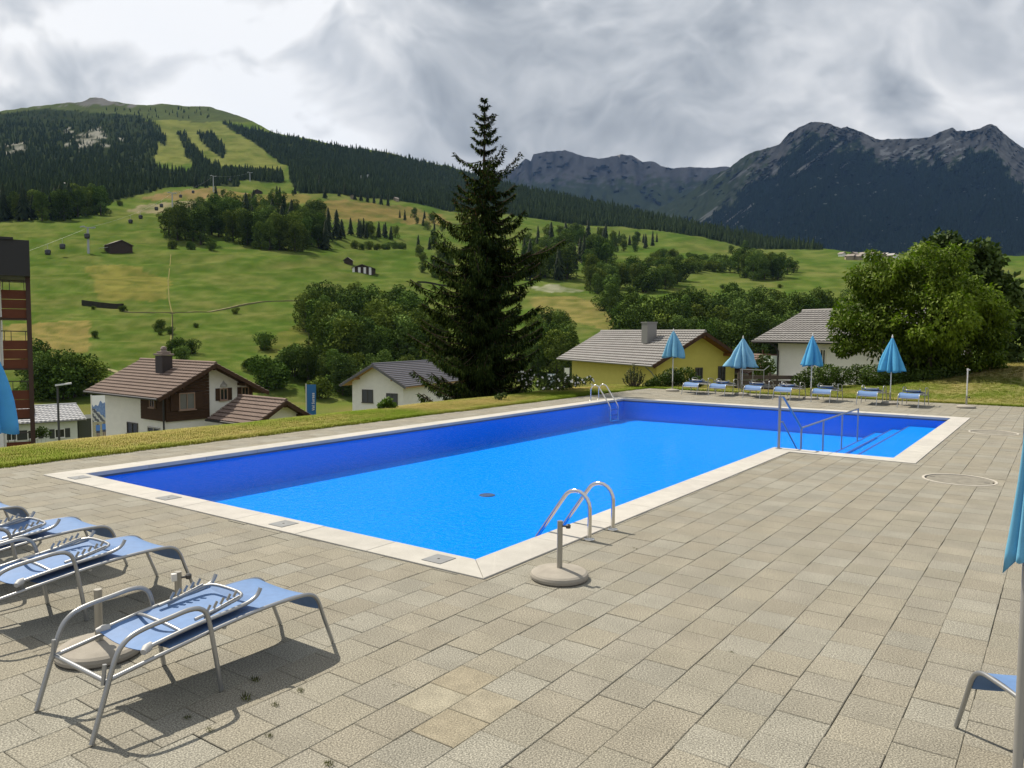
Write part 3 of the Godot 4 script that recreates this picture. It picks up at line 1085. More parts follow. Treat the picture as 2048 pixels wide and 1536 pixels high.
# the tall spruce on the edge of the lawn
func tall_spruce() -> void:
	var dist := 30.0
	var foot := at(962.0, 806.0, dist)
	var tip := at(968.0, 194.0, dist)
	var height := tip.y - foot.y
	var o := thing("spruce_tree", "tall dark spruce with drooping branches at the edge of the lawn", "tree", foot)
	var tr := MB.new()
	tr.tube([Vector3(0, -1.2, 0), Vector3(0.02, height * 0.3, 0), Vector3(0.06, height * 0.6, 0.02), Vector3(0.11, height * 0.99, 0)], [0.24, 0.17, 0.09, 0.012], 9)
	var bark := grained("spruce_bark", Color(0.07, 0.055, 0.04), 0.95, 3.0, 0.5, 0.7, 0.7)
	var wide := [[0.0, 0.05], [0.5, 0.32], [0.9, 0.5], [2.0, 0.95], [3.6, 1.45], [5.0, 2.1], [6.7, 2.1], [8.8, 2.2], [10.1, 2.5], [11.8, 2.9]]
	var crown := MB.new()
	var down := 0.12
	while down < height - 0.15:
		var r0: float = along(wide, down)
		var n_b := 3 if down < 2.6 else (5 if down < 5.5 else 7)
		var turn := rnd(0.0, TAU)
		for k in n_b:
			var a := turn + TAU * k / n_b + rnd(-0.45, 0.45)
			var reach_ := r0 * (rnd(0.35, 1.2) if down < 6.0 else rnd(0.5, 1.15))
			if rng.randf() < 0.12:
				reach_ *= 1.25
			var out := Vector3(cos(a), 0, sin(a))
			var base := Vector3(0.11 * (height - down) / height, height - down, 0)
			var rise := lerpf(0.45, -0.18, clampf(down / 5.0, 0.0, 1.0))
			var line := []
			var steps := maxi(4, int(reach_ / 0.22))
			for s in steps + 1:
				var t := s / float(steps)
				line.append(base + out * reach_ * t + Vector3(0, reach_ * (rise * t - 0.16 * sin(t * PI) + 0.14 * t * t * t), 0) + Vector3(rnd(-0.02, 0.02), 0, rnd(-0.02, 0.02)))
			tr.tube(line, 0.006 + 0.012 * clampf(down / 6.0, 0.1, 1.0), 4, false)
			var side := Vector3(-out.z, 0, out.x)
			var stations := int(reach_ / 0.0165) + 10
			for s in stations:
				var t := (s + rng.randf()) / stations
				var f := t * steps
				var i := mini(int(f), steps - 1)
				var p: Vector3 = line[i].lerp(line[i + 1], f - i)
				var spread := reach_ * 0.26 * (1.0 - t * 0.7) * rnd(-1.0, 1.0)
				p += side * spread + Vector3(0, -absf(spread) * 0.35, 0)
				var hang := lerpf(0.16, 0.36, clampf(down / 6.0, 0.0, 1.0)) * rnd(0.5, 1.3) * (1.0 - 0.55 * t)
				for q in 3:
					var ax := (Vector3(0, -1.0, 0) + out * rnd(0.0, 0.75) + side * rnd(-0.45, 0.45)).normalized()
					if q == 2:
						ax = (out * rnd(0.4, 1.0) + side * signf(spread) * rnd(0.2, 0.9) + Vector3(0, rnd(-0.35, 0.25), 0)).normalized()
					var sd := ax.cross(rand_dir()).normalized()
					var tone := rng.randf()
					crown.col = Color(0.014, 0.024, 0.008).lerp(Color(0.056, 0.080, 0.020), tone * tone)
					if down < 4.5 and rng.randf() < 0.06:
						crown.col = Color(0.07, 0.04, 0.02)
					var nn := (out * 0.8 + Vector3(0, 0.5, 0) + rand_dir() * 0.5).normalized()
					leaf(crown, p + rand_dir() * 0.03, ax, sd, hang if q < 2 else rnd(0.09, 0.2), rnd(0.03, 0.052), nn)
		down += rnd(0.2, 0.34) * (1.15 if down < 4.0 else 0.9)
	part("trunk", tr, bark, o)
	part("crown", crown, leaf_mat("spruce_needles", 0.7, 0.25, Color(0.5, 0.6, 0.2)), o)

func px_lobes(list: Array, dist: float, foot: Vector3) -> Array:
	var out := []
	for l in list:
		var d = dist + rnd(-0.6, 0.6) * l[2] * dist / FOCAL * 1.4
		out.append([at(l[0], l[1], d) - foot, l[2] * dist / FOCAL])
	return out

# break round lobes into clusters so that the outline is uneven
func split_lobes(lobes: Array) -> Array:
	var out := []
	for l in lobes:
		var r: float = l[1]
		out.append([l[0], r * 0.82])
		for k in 6:
			var d := rand_dir()
			d.y = d.y * 0.8 + 0.15
			out.append([l[0] + d * r * rnd(0.55, 0.95), r * rnd(0.22, 0.42)])
	return out

func garden_trees() -> void:
	var foot := at(1850.0, 775.0, 36.0)
	var o := thing("feathery_tree", "broad bright green tree with feathery drooping leaves on the lawn bank", "tree", foot)
	var lobes := px_lobes([[1770, 562, 62], [1838, 548, 66], [1895, 575, 55], [1722, 622, 58], [1695, 652, 40], [1800, 640, 80], [1880, 640, 75], [1945, 628, 60], [1980, 660, 46], [1760, 690, 55], [1850, 710, 75], [1938, 710, 62], [1690, 690, 30], [1820, 745, 55], [1908, 750, 55], [1960, 600, 42], [1735, 575, 34]], 36.0, foot)
	var c := MB.new()
	foliage(c, split_lobes(lobes), 60000, 0.17, 0.075, Color(0.045, 0.078, 0.008), Color(0.155, 0.215, 0.022), 0.35, 0.0, 1.1, 0.2)
	part("crown", c, leaf_mat("bright_leaves", 0.55, 0.7, Color(0.55, 0.8, 0.08)), o)
	var t := MB.new()
	for k in 4:
		var a := k * 1.7
		t.tube([Vector3(cos(a) * 0.2, -0.9, sin(a) * 0.2), Vector3(cos(a) * 0.4, 1.2, sin(a) * 0.4), Vector3(cos(a) * 0.8, 2.4, sin(a) * 0.6), Vector3(cos(a) * 1.3, 3.4, sin(a) * 0.7)], [0.11, 0.09, 0.06, 0.02], 7)
	part("trunk", t, mat("bark", Color(0.05, 0.04, 0.03), 0.95), o)
	foot = at(1935.0, 772.0, 40.5)
	o = thing("maple_tree", "dark green large-leaved tree rising behind the feathery bright green tree", "tree", foot)
	lobes = px_lobes([[1890, 488, 30], [1880, 515, 34], [1848, 512, 26], [1935, 512, 30], [1962, 494, 20], [1902, 548, 46], [1960, 552, 42], [2000, 575, 34], [2026, 600, 28], [1962, 522, 34], [2008, 640, 38], [2036, 680, 32], [1990, 605, 42], [2020, 720, 36], [1950, 600, 50], [1870, 560, 40]], 40.5, foot)
	c = MB.new()
	foliage(c, split_lobes(lobes), 10000, 0.25, 0.19, Color(0.028, 0.05, 0.012), Color(0.088, 0.13, 0.03), 0.2, 0.02, 1.6, 0.25)
	part("crown", c, leaf_mat("maple_leaves", 0.6, 0.45, Color(0.5, 0.7, 0.12)), o)
	t = MB.new()
	t.tube([Vector3(0, -0.9, 0), Vector3(0, 2.0, 0), Vector3(0.1, 4.0, 0.1), Vector3(-0.2, 5.6, 0)], [0.2, 0.15, 0.1, 0.02], 8)
	for k in 6:
		var a := k * 1.1
		t.tube([Vector3(0, 2.0 + k * 0.4, 0), Vector3(cos(a) * 0.7, 2.8 + k * 0.4, sin(a) * 0.6), Vector3(cos(a) * 1.2, 3.4 + k * 0.42, sin(a) * 0.8)], [0.08, 0.05, 0.012], 6)
	part("trunk", t, mats["bark"], o)

# bushes, saplings and flowers near the lawn: lobes in pixels at a distance
func near_bush(called: String, label: String, list: Array, dist: float, count: int, size: float, dark: Color, light: Color, category := "bush", petals := 0) -> void:
	var low: Vector2 = Vector2(list[0][0], 0)
	for l in list:
		low.y = maxf(low.y, l[1] + l[2] * 0.8)
	var foot := at(low.x, low.y, dist)
	foot.y = ground_y(foot) - 0.03
	var o := thing(called, label, category, foot)
	var lobes := px_lobes(list, dist, foot)
	var c := MB.new()
	foliage(c, lobes, count, size, size * 0.62, dark, light, 0.05, 0.0, 0.5, 0.3)
	part("leaves", c, leaf_mat("bush_leaves", 0.55, 0.5, Color(0.5, 0.75, 0.12)), o)
	var t := MB.new()
	for l in lobes:
		t.tube([Vector3(rnd(-0.06, 0.06), -0.1, rnd(-0.06, 0.06)), Vector3(l[0].x * 0.4, l[0].y * 0.5, l[0].z * 0.4), l[0]], [0.018, 0.013, 0.004], 5)
	part("stems", t, mats["bark"], o)
	if petals > 0:
		var f := MB.new()
		for k in petals:
			var l: Array = lobes[rng.randi_range(0, lobes.size() - 1)]
			var d := rand_dir()
			d.z = absf(d.z)
			var p: Vector3 = l[0] + d * l[1]
			for q in 5:
				var a := TAU * q / 5.0
				leaf(f, p, (Vector3(cos(a), sin(a), 0.4)).normalized(), Vector3(-sin(a), cos(a), 0), 0.045, 0.04, Vector3(0, 0.3, 1).normalized())
		part("blossoms", f, mat("white_petal", Color(0.75, 0.74, 0.70), 0.7), o)

func shrubs() -> void:
	var d1 := Color(0.028, 0.05, 0.01)
	var l1 := Color(0.085, 0.13, 0.025)
	near_bush("garden_bush", "dense green bush under the leftmost closed parasol by the yellow wall", [[1345, 755, 22], [1372, 752, 20], [1322, 762, 16], [1392, 764, 14], [1355, 768, 18]], 32.0, 3600, 0.085, d1, l1)
	near_bush("garden_bush", "low light green bush beside the little pine at the yellow wall", [[1300, 768, 9], [1310, 764, 10], [1292, 773, 7]], 31.0, 900, 0.07, d1, l1 * 1.15)
	near_bush("garden_bush", "wide leafy bush in front of the white house wall", [[1625, 755, 24], [1655, 748, 22], [1600, 764, 17], [1680, 752, 20], [1640, 768, 18], [1668, 768, 18]], 33.0, 4800, 0.085, d1, l1)
	near_bush("garden_bush", "dark bush at the foot of the feathery tree", [[1715, 750, 24], [1745, 752, 24], [1775, 755, 22], [1735, 768, 20], [1765, 768, 18]], 34.0, 4200, 0.09, d1, l1)
	near_bush("garden_bush", "shaded bush behind the rightmost closed parasol", [[1810, 758, 24], [1845, 760, 24], [1880, 758, 22], [1915, 756, 20]], 35.0, 3800, 0.09, d1, l1)
	near_bush("rose_bush", "rose bush with white blossoms between spruce and yellow house", [[1085, 768, 14], [1105, 762, 14], [1125, 758, 15], [1145, 762, 15], [1160, 766, 12], [1178, 762, 10], [1110, 774, 12], [1135, 774, 12]], 29.5, 3800, 0.07, d1, Color(0.10, 0.13, 0.045), "bush", 46)
	near_bush("rose_bush", "small rose bush with pale blossoms close to the spruce", [[1045, 755, 12], [1060, 750, 10], [1052, 765, 12]], 29.5, 1200, 0.07, d1, l1, "bush", 22)
	near_bush("sapling", "light green sapling in front of the white gabled house", [[772, 806, 8], [784, 812, 7], [763, 812, 7], [778, 800, 5]], 22.0, 520, 0.08, Color(0.06, 0.11, 0.015), Color(0.16, 0.24, 0.035), "sapling")
	near_bush("low_plant", "small leafy plant at the foot of the tall spruce", [[1000, 792, 6], [1008, 790, 6], [994, 794, 5]], 24.0, 360, 0.05, d1, l1, "plant")
	near_bush("garden_bush", "light green bush behind the second closed parasol", [[1530, 724, 16], [1524, 738, 15], [1540, 736, 12], [1520, 750, 14]], 44.0, 1700, 0.12, d1, l1 * 1.2)
	near_bush("garden_bush", "bush beside the low white house behind the lamp post", [[82, 862, 9], [92, 866, 8], [74, 867, 7]], 60.0, 700, 0.12, d1, l1)
	# the little pine by the yellow wall
	var foot := at(1268.0, 778.0, 31.0)
	foot.y = ground_y(foot)
	var o := thing("dwarf_pine", "little upright pine with candle-like shoots at the yellow wall", "tree", foot)
	var c := MB.new()
	var t := MB.new()
	for k in 26:
		var a := k * 2.4
		var r := 0.36 * sqrt(k / 26.0)
		var h := 0.92 - r * 1.5 + rnd(-0.1, 0.08)
		var p := Vector3(cos(a) * r, h * 0.35, sin(a) * r)
		var q := Vector3(cos(a) * r * 1.25, h, sin(a) * r * 1.25)
		t.tube([Vector3(0, -0.1, 0), p, q], [0.02, 0.012, 0.006], 4)
		for s in 60:
			var f := rng.randf()
			c.col = Color(0.03, 0.045, 0.018).lerp(Color(0.085, 0.10, 0.04), rng.randf())
			var ax := (rand_dir() + (q - p).normalized() * 0.7).normalized()
			leaf(c, p.lerp(q, f), ax, ax.cross(rand_dir()).normalized(), 0.075, 0.02, (ax + Vector3.UP * 0.3).normalized())
	part("trunk", t, mats["bark"], o)
	part("needles", c, leaf_mat("needles"), o)


# ---------------------------------------------------------------- lawn and terrace
const DECK_U0 := -7.0
const DECK_U1 := 22.0
const DECK_V0 := -8.85
const DECK_V1 := 9.0

func lawn_y(u: float, v: float) -> float:
	var left := maxf(0.0, DECK_V0 - v)
	var far := maxf(0.0, u - DECK_U1)
	var y := 0.012
	var drop := maxf(0.0, left - 1.2)
	y -= minf(0.042 * drop * drop, 0.55 * drop)
	var bank := clampf((v + 4.5) / 7.5, 0.0, 1.7)
	var away := maxf(0.0, far - lerpf(1.2, 13.0, clampf(bank * 1.5, 0.0, 1.0)))
	y -= minf(0.03 * away * away, 0.5 * away)
	y += 0.98 * bank * bank * (3.0 - 2.0 * minf(bank, 1.0)) * smoothstep(0.3, 12.0, far) * (0.8 if bank > 1.0 else 1.0)
	return y + bump.get_noise_2d(u * 9.0, v * 9.0) * 0.03 * clampf((left + far) * 2.0, 0.0, 1.0)

func ground_y(p: Vector3) -> float:
	var q := to_uv(p)
	if q.x > DECK_U0 and q.x < DECK_U1 and q.y > DECK_V0 and q.y < DECK_V1:
		return 0.0
	if q.x < 44.0 and q.y > -19.0:
		return lawn_y(q.x, q.y)
	return slope(to_px(p).x, Vector2(p.x, p.z).length()).y

func lawn() -> void:
	var b := MB.new()
	var step := 0.3
	var cu_ := int((44.0 - DECK_U0) / step)
	var cv := int((20.0 + 19.0) / step)
	var line := {}
	for i in cu_ + 1:
		for j in cv + 1:
			var u := DECK_U0 + i * step
			var v := DECK_V0 - 34 * step + j * step
			if u < DECK_U1 + 0.01 - step and v > DECK_V0 + 0.01 + step:
				continue
			var e := 0.15
			var y := lawn_y(u, v)
			var nn := Vector3((lawn_y(u, v - e) - lawn_y(u, v + e)) / (2.0 * e), 1.0, (lawn_y(u + e, v) - lawn_y(u - e, v)) / (2.0 * e)).normalized()
			var n1 := blotch.get_noise_2d(u * 5.0, v * 5.0)
			var n2 := blotch.get_noise_2d(u * 16.0 + 99.0, v * 16.0)
			b.col = Color(0.125, 0.142, 0.038).lerp(Color(0.265, 0.228, 0.110), clampf(0.56 + n1 * 0.95 + n2 * 0.7, 0.0, 1.0))
			# local frame of the terrace: x = v, z = -u
			line[Vector2i(i, j)] = b.vert(Vector3(v, y, -u), nn)
	for i in cu_:
		for j in cv:
			var u := DECK_U0 + (i + 0.5) * step
			var v := DECK_V0 - 34 * step + (j + 0.5) * step
			if u < DECK_U1 and v > DECK_V0:
				continue
			var k := [Vector2i(i, j), Vector2i(i + 1, j), Vector2i(i + 1, j + 1), Vector2i(i, j + 1)]
			if line.has(k[0]) and line.has(k[1]) and line.has(k[2]) and line.has(k[3]):
				b.face(line[k[0]], line[k[1]], line[k[2]], Vector3.UP)
				b.face(line[k[0]], line[k[2]], line[k[3]], Vector3.UP)
	var o := structure("lawn", b, grained("turf", Color(1, 1, 1), 0.95, 0.9, 0.55, 0.4, 0.75, 0.0, true))
	o.position = P(0, 0)
	o.rotation.y = pool_turn()
	# short blades on the turf and over its edge
	var tuft := MB.new()
	for k in 9:
		var a := k * 2.4
		var p := Vector3(cos(a), 0, sin(a)) * 0.02 * sqrt(k)
		var d := Vector3(cos(a) * 0.5, 1.0, sin(a) * 0.5).normalized()
		leaf(tuft, p - Vector3(0, 0.01, 0), d, Vector3(-sin(a), 0, cos(a)), rnd(0.03, 0.055), 0.009, Vector3(cos(a) * 0.3, 0.9, sin(a) * 0.3).normalized())
	var where := []
	var tints := []
	for k in 120000:
		var u: float
		var v: float
		if k % 9 == 0:
			# ragged edge along the paving
			if rng.randf() < 0.6:
				u = rnd(DECK_U0, DECK_U1)
				v = DECK_V0 - 0.12 + rnd(-0.15, 0.17) + 0.05 * bump.get_noise_1d(u * 30.0)
			else:
				u = DECK_U1 + 0.1 + rnd(-0.14, 0.2)
				v = rnd(DECK_V0 - 1.0, 7.0)
		elif rng.randf() < 0.55:
			u = rnd(-6.0, 23.0)
			v = DECK_V0 - 4.2 * pow(rng.randf(), 0.85)
		else:
			u = 22.0 + 12.0 * pow(rng.randf(), 0.8)
			v = rnd(-9.0, 9.0)
		var n1 := blotch.get_noise_2d(u * 5.0, v * 5.0) + 0.6 * blotch.get_noise_2d(u * 16.0 + 99.0, v * 16.0)
		var dry := clampf(0.52 + n1 + rnd(-0.3, 0.3), 0.0, 1.0)
		if k % 9 == 0:
			dry *= 0.65
		var c := Color(0.125, 0.185, 0.025).lerp(Color(0.32, 0.265, 0.11), dry)
		var t := rnd(0.75, 1.25)
		var s := rnd(0.6, 1.2) * (1.25 if k % 9 == 0 else 1.0)
		var q := P(u, v, lawn_y(u, v) if (u > DECK_U1 or v < DECK_V0) else 0.0)
		where.append(Transform3D(Basis(Vector3.UP, rnd(0.0, TAU)).scaled(Vector3(s, s, s)), q))
		tints.append(Color(c.r * t, c.g * t, c.b * t))
	tag(many("grass", tuft, leaf_mat("grass_blades", 0.7, 0.5, Color(0.6, 0.7, 0.2)), where, tints, self), "short patchy green and straw-coloured grass of the lawn", "grass")

func in_hole(u: float, v: float, grow := 0.0) -> bool:
	if u > -COPING - grow and u < POOL_L + COPING + grow and v > -POOL_W - COPING - grow and v < COPING + grow:
		return true
	return u > EXT_U - COPING - grow and u < POOL_L + COPING + grow and v > 0.0 and v < EXT_V + COPING + grow

func terrace() -> void:
	# bedding sand seen in the joints
	var bed := MB.new()
	var y := -0.016
	var o0 := -COPING + 0.05
	var rects := [
		[DECK_U0, o0, DECK_V0, DECK_V1], [POOL_L + COPING - 0.05, DECK_U1, DECK_V0, DECK_V1],
		[o0, POOL_L + COPING - 0.05, DECK_V0, -POOL_W - COPING + 0.05], [o0, POOL_L + COPING - 0.05, EXT_V + COPING - 0.05, DECK_V1],
		[o0, EXT_U - COPING + 0.05, COPING - 0.05, EXT_V + COPING - 0.05],
	]
	for r in rects:
		bed.quad(Vector3(r[2], y, -r[0]), Vector3(r[3], y, -r[0]), Vector3(r[3], y, -r[1]), Vector3(r[2], y, -r[1]), Vector3.UP)
	var o := structure("terrace", bed, mat("joint_sand", Color(0.045, 0.038, 0.03), 0.95))
	o.position = P(0, 0)
	o.rotation.y = pool_turn()
	var stone := grained("paver_concrete", Color(1, 1, 1), 0.9, 1.25, 0.16, 0.3, 0.80, 0.4, true)
	var worn := grained("paver_rust", Color(1.02, 0.98, 0.90), 0.9, 1.25, 0.30, 0.9, 0.75, 0.4, true)
	# ten tones of the same block
	var w := 0.2955
	var l := 0.3030
	var tones := []
	var blocks := []
	for k in 12:
		var b := MB.new()
		var t := rnd(0.92, 1.08)
		var warm := rnd(-0.006, 0.008)
		b.col = Color((0.262 + warm) * t, 0.252 * t, (0.211 - warm) * t)
		tones.append(b.col)
		b.slab([Vector3(-w / 2, 0, -l / 2), Vector3(w / 2, 0, -l / 2), Vector3(w / 2, 0, l / 2), Vector3(-w / 2, 0, l / 2)], 0.0, -0.03, 0.0035)
		blocks.append(b.mesh())
	var rest := MB.new()
	var near := []
	var col_w := 0.2985
	var v := DECK_V0
	var k0 := 0
	while v < DECK_V1 - 0.1:
		var phase := (0.0 if k0 % 2 == 0 else 0.5) + rnd(-0.1, 0.1)
		if v > 1.0:
			phase = (0.0 if k0 % 2 == 0 else 0.5) + rnd(-0.15, 0.15)
		var u := DECK_U0 - phase * 0.3065
		var shift := 0.0
		while u < DECK_U1:
			var cu2 := u + 0.1532
			var cv := v + col_w * 0.5
			if not (in_hole(cu2 - 0.16, cv - 0.16) and in_hole(cu2 + 0.16, cv + 0.16) and in_hole(cu2 - 0.16, cv + 0.16) and in_hole(cu2 + 0.16, cv - 0.16)):
				var cut := in_hole(cu2 - 0.165, cv - 0.16) or in_hole(cu2 + 0.165, cv - 0.16) or in_hole(cu2 - 0.165, cv + 0.16) or in_hole(cu2 + 0.165, cv + 0.16) or lid_at(cu2, cv)
				var p := P(cu2, cv)
				var px := to_px(p) if p.z < -1.0 else Vector2(-9999, 0)
				var seen := px.x > -60.0 and px.x < 2110.0 and px.y < 1600.0
				near.append([p.length_squared() if seen and not cut else 1e9, cu2, cv, cut])
			u += 0.3065 + rnd(-0.0008, 0.0008)
		v += col_w
		k0 += 1
	near.sort_custom(func(a, b): return a[0] < b[0])
	for k in near.size():
		var u: float = near[k][1]
		var vv: float = near[k][2]
		var lift := rnd(-0.002, 0.002)
		var i := rng.randi_range(0, 11)
		if k < 300:
			var stain := Vector2(u + 2.2, (vv - 1.55) * 0.75).length()
			var b := part("paver", blocks[i], worn if stain < 0.3 and rng.randf() < 0.55 else stone, o)
			b.position = Vector3(vv + rnd(-0.002, 0.002), lift, -u + rnd(-0.0012, 0.0012))
			b.rotation = Vector3(rnd(-0.006, 0.006), rnd(-0.008, 0.008), rnd(-0.005, 0.005))
		else:
			var c: Color = tones[i]
			rest.col = c
			var j1 := rnd(-0.002, 0.002)
			var j2 := rnd(-0.0012, 0.0012)
			var a0 := vv - w / 2 + j1
			var a1 := vv + w / 2 + j1
			var b0 := u - l / 2 + j2
			var b1 := u + l / 2 + j2
			if near[k][3]:
				cut_block(rest, PackedVector2Array([Vector2(a0, -b1), Vector2(a1, -b1), Vector2(a1, -b0), Vector2(a0, -b0)]), lift)
				continue
			rest.slab([Vector3(a0, 0, -b1), Vector3(a1, 0, -b1), Vector3(a1, 0, -b0), Vector3(a0, 0, -b0)], lift, -0.03, 0.0035)
	part("paver_field", rest, stone, o).set_meta("kind", "stuff")
	# weeds in the joints
	var weed := MB.new()
	for k in 16:
		var a := k * 2.4
		weed.col = Color(0.06, 0.085, 0.02).lerp(Color(0.13, 0.13, 0.04), rng.randf())
		leaf(weed, Vector3(cos(a), 0, sin(a)) * 0.012, Vector3(cos(a) * rnd(0.3, 1.0), 1.0, sin(a) * rnd(0.3, 1.0)).normalized(), Vector3(-sin(a), 0, cos(a)), rnd(0.02, 0.05), 0.005, Vector3(cos(a), 1, sin(a)).normalized())
	var where := []
	for q in [[491, 1400, 1.2], [548, 1412, 0.8], [508, 1362, 1.0], [598, 1384, 0.6], [600, 1380, 0.5], [418, 1463, 0.8], [536, 1473, 0.7], [372, 1437, 0.9], [787, 1373, 0.5], [655, 1530, 0.9], [812, 1380, 0.4], [1268, 1097, 0.5], [700, 1240, 0.4], [1190, 1505, 0.5], [1460, 1305, 0.4], [1030, 1330, 0.3]]:
		for k in 2:
			where.append(Transform3D(Basis(Vector3.UP, rnd(0, TAU)).scaled(Vector3.ONE * q[2] * rnd(0.6, 1.1)), on_plane(q[0] + k * 5, q[1] + k * 2, -0.004)))
	tag(many("weeds", weed, leaf_mat("grass_blades"), where, [], self), "little green weeds sprouting from the paving joints", "weeds")

var lids := [[7.43, 3.13, 0.485], [14.25, 3.10, 0.475]]
# blocks along the coping and round the covers are sawn to fit; x = v, y = -u here
func cut_block(m: MB, rect: PackedVector2Array, top: float) -> void:
	var c := COPING + 0.004
	var holes := [PackedVector2Array([Vector2(c, c), Vector2(-POOL_W - c, c), Vector2(-POOL_W - c, -POOL_L - c), Vector2(EXT_V + c, -POOL_L - c), Vector2(EXT_V + c, -EXT_U + c), Vector2(c, -EXT_U + c)])]
	for l in lids:
		var ring := PackedVector2Array()
		for k in 40:
			ring.append(Vector2(l[1] + cos(TAU * k / 40.0) * (l[2] + 0.004), -l[0] + sin(TAU * k / 40.0) * (l[2] + 0.004)))
		holes.append(ring)
	var pieces := [rect]
	for h in holes:
		var left := []
		for p in pieces:
			for q in Geometry2D.clip_polygons(p, h):
				left.append(q)
		pieces = left
	for p in pieces:
		var tri := Geometry2D.triangulate_polygon(p)
		for k in range(0, tri.size(), 3):
			m.tri(Vector3(p[tri[k]].x, top, p[tri[k]].y), Vector3(p[tri[k + 1]].x, top, p[tri[k + 1]].y), Vector3(p[tri[k + 2]].x, top, p[tri[k + 2]].y), Vector3.UP)
		for k in p.size():
			var a: Vector2 = p[k]
			var b: Vector2 = p[(k + 1) % p.size()]
			m.quad(Vector3(a.x, top, a.y), Vector3(b.x, top, b.y), Vector3(b.x, -0.03, b.y), Vector3(a.x, -0.03, a.y))

func lid_at(u: float, v: float) -> bool:
	for m in lids:
		if Vector2(u - m[0], v - m[1]).length() < m[2] + 0.23:
			return true
	return false

func manholes() -> void:
	for k in 2:
		var m: Array = lids[k]
		var r: float = m[2]
		var o := thing("manhole_cover", ["round concrete manhole cover nearer the entry steps", "round concrete manhole cover farther along the pool end"][k], "manhole cover", P(m[0], m[1]), pool_turn())
		var ring := MB.new()
		ring.lathe(Vector3.ZERO, [Vector2(r, -0.03), Vector2(r, 0.004), Vector2(r - 0.004, 0.007), Vector2(r - 0.032, 0.007), Vector2(r - 0.035, 0.004), Vector2(r - 0.035, -0.03)], 56)
		part("ring", ring, grained("pale_concrete", Color(0.38, 0.36, 0.32), 0.85, 3.0, 0.7, 0.5, 0.85), o)
		var bed := MB.new()
		bed.lathe(Vector3.ZERO, [Vector2(r - 0.03, -0.022), Vector2(0, -0.022)], 40)
		part("seat_ring", bed, mat("iron_dark", Color(0.03, 0.028, 0.026), 0.7), o)
		var lid := MB.new()
		lid.lathe(Vector3.ZERO, [Vector2(r - 0.062, -0.03), Vector2(r - 0.062, -0.002), Vector2(r - 0.066, 0.001), Vector2(0.0, 0.001)], 56)
		part("lid", lid, grained("lid_concrete", Color(0.215, 0.205, 0.175), 0.9, 3.0, 0.5, 0.9, 0.7, 0.4), o)
		for s in [-1, 1]:
			var slot := MB.new()
			slot.box(Vector3(s * (r - 0.13), 0.0012, s * 0.06), Vector3(0.07, 0.003, 0.035))
			part("lifting_slot", slot, mats["iron_dark"], o)

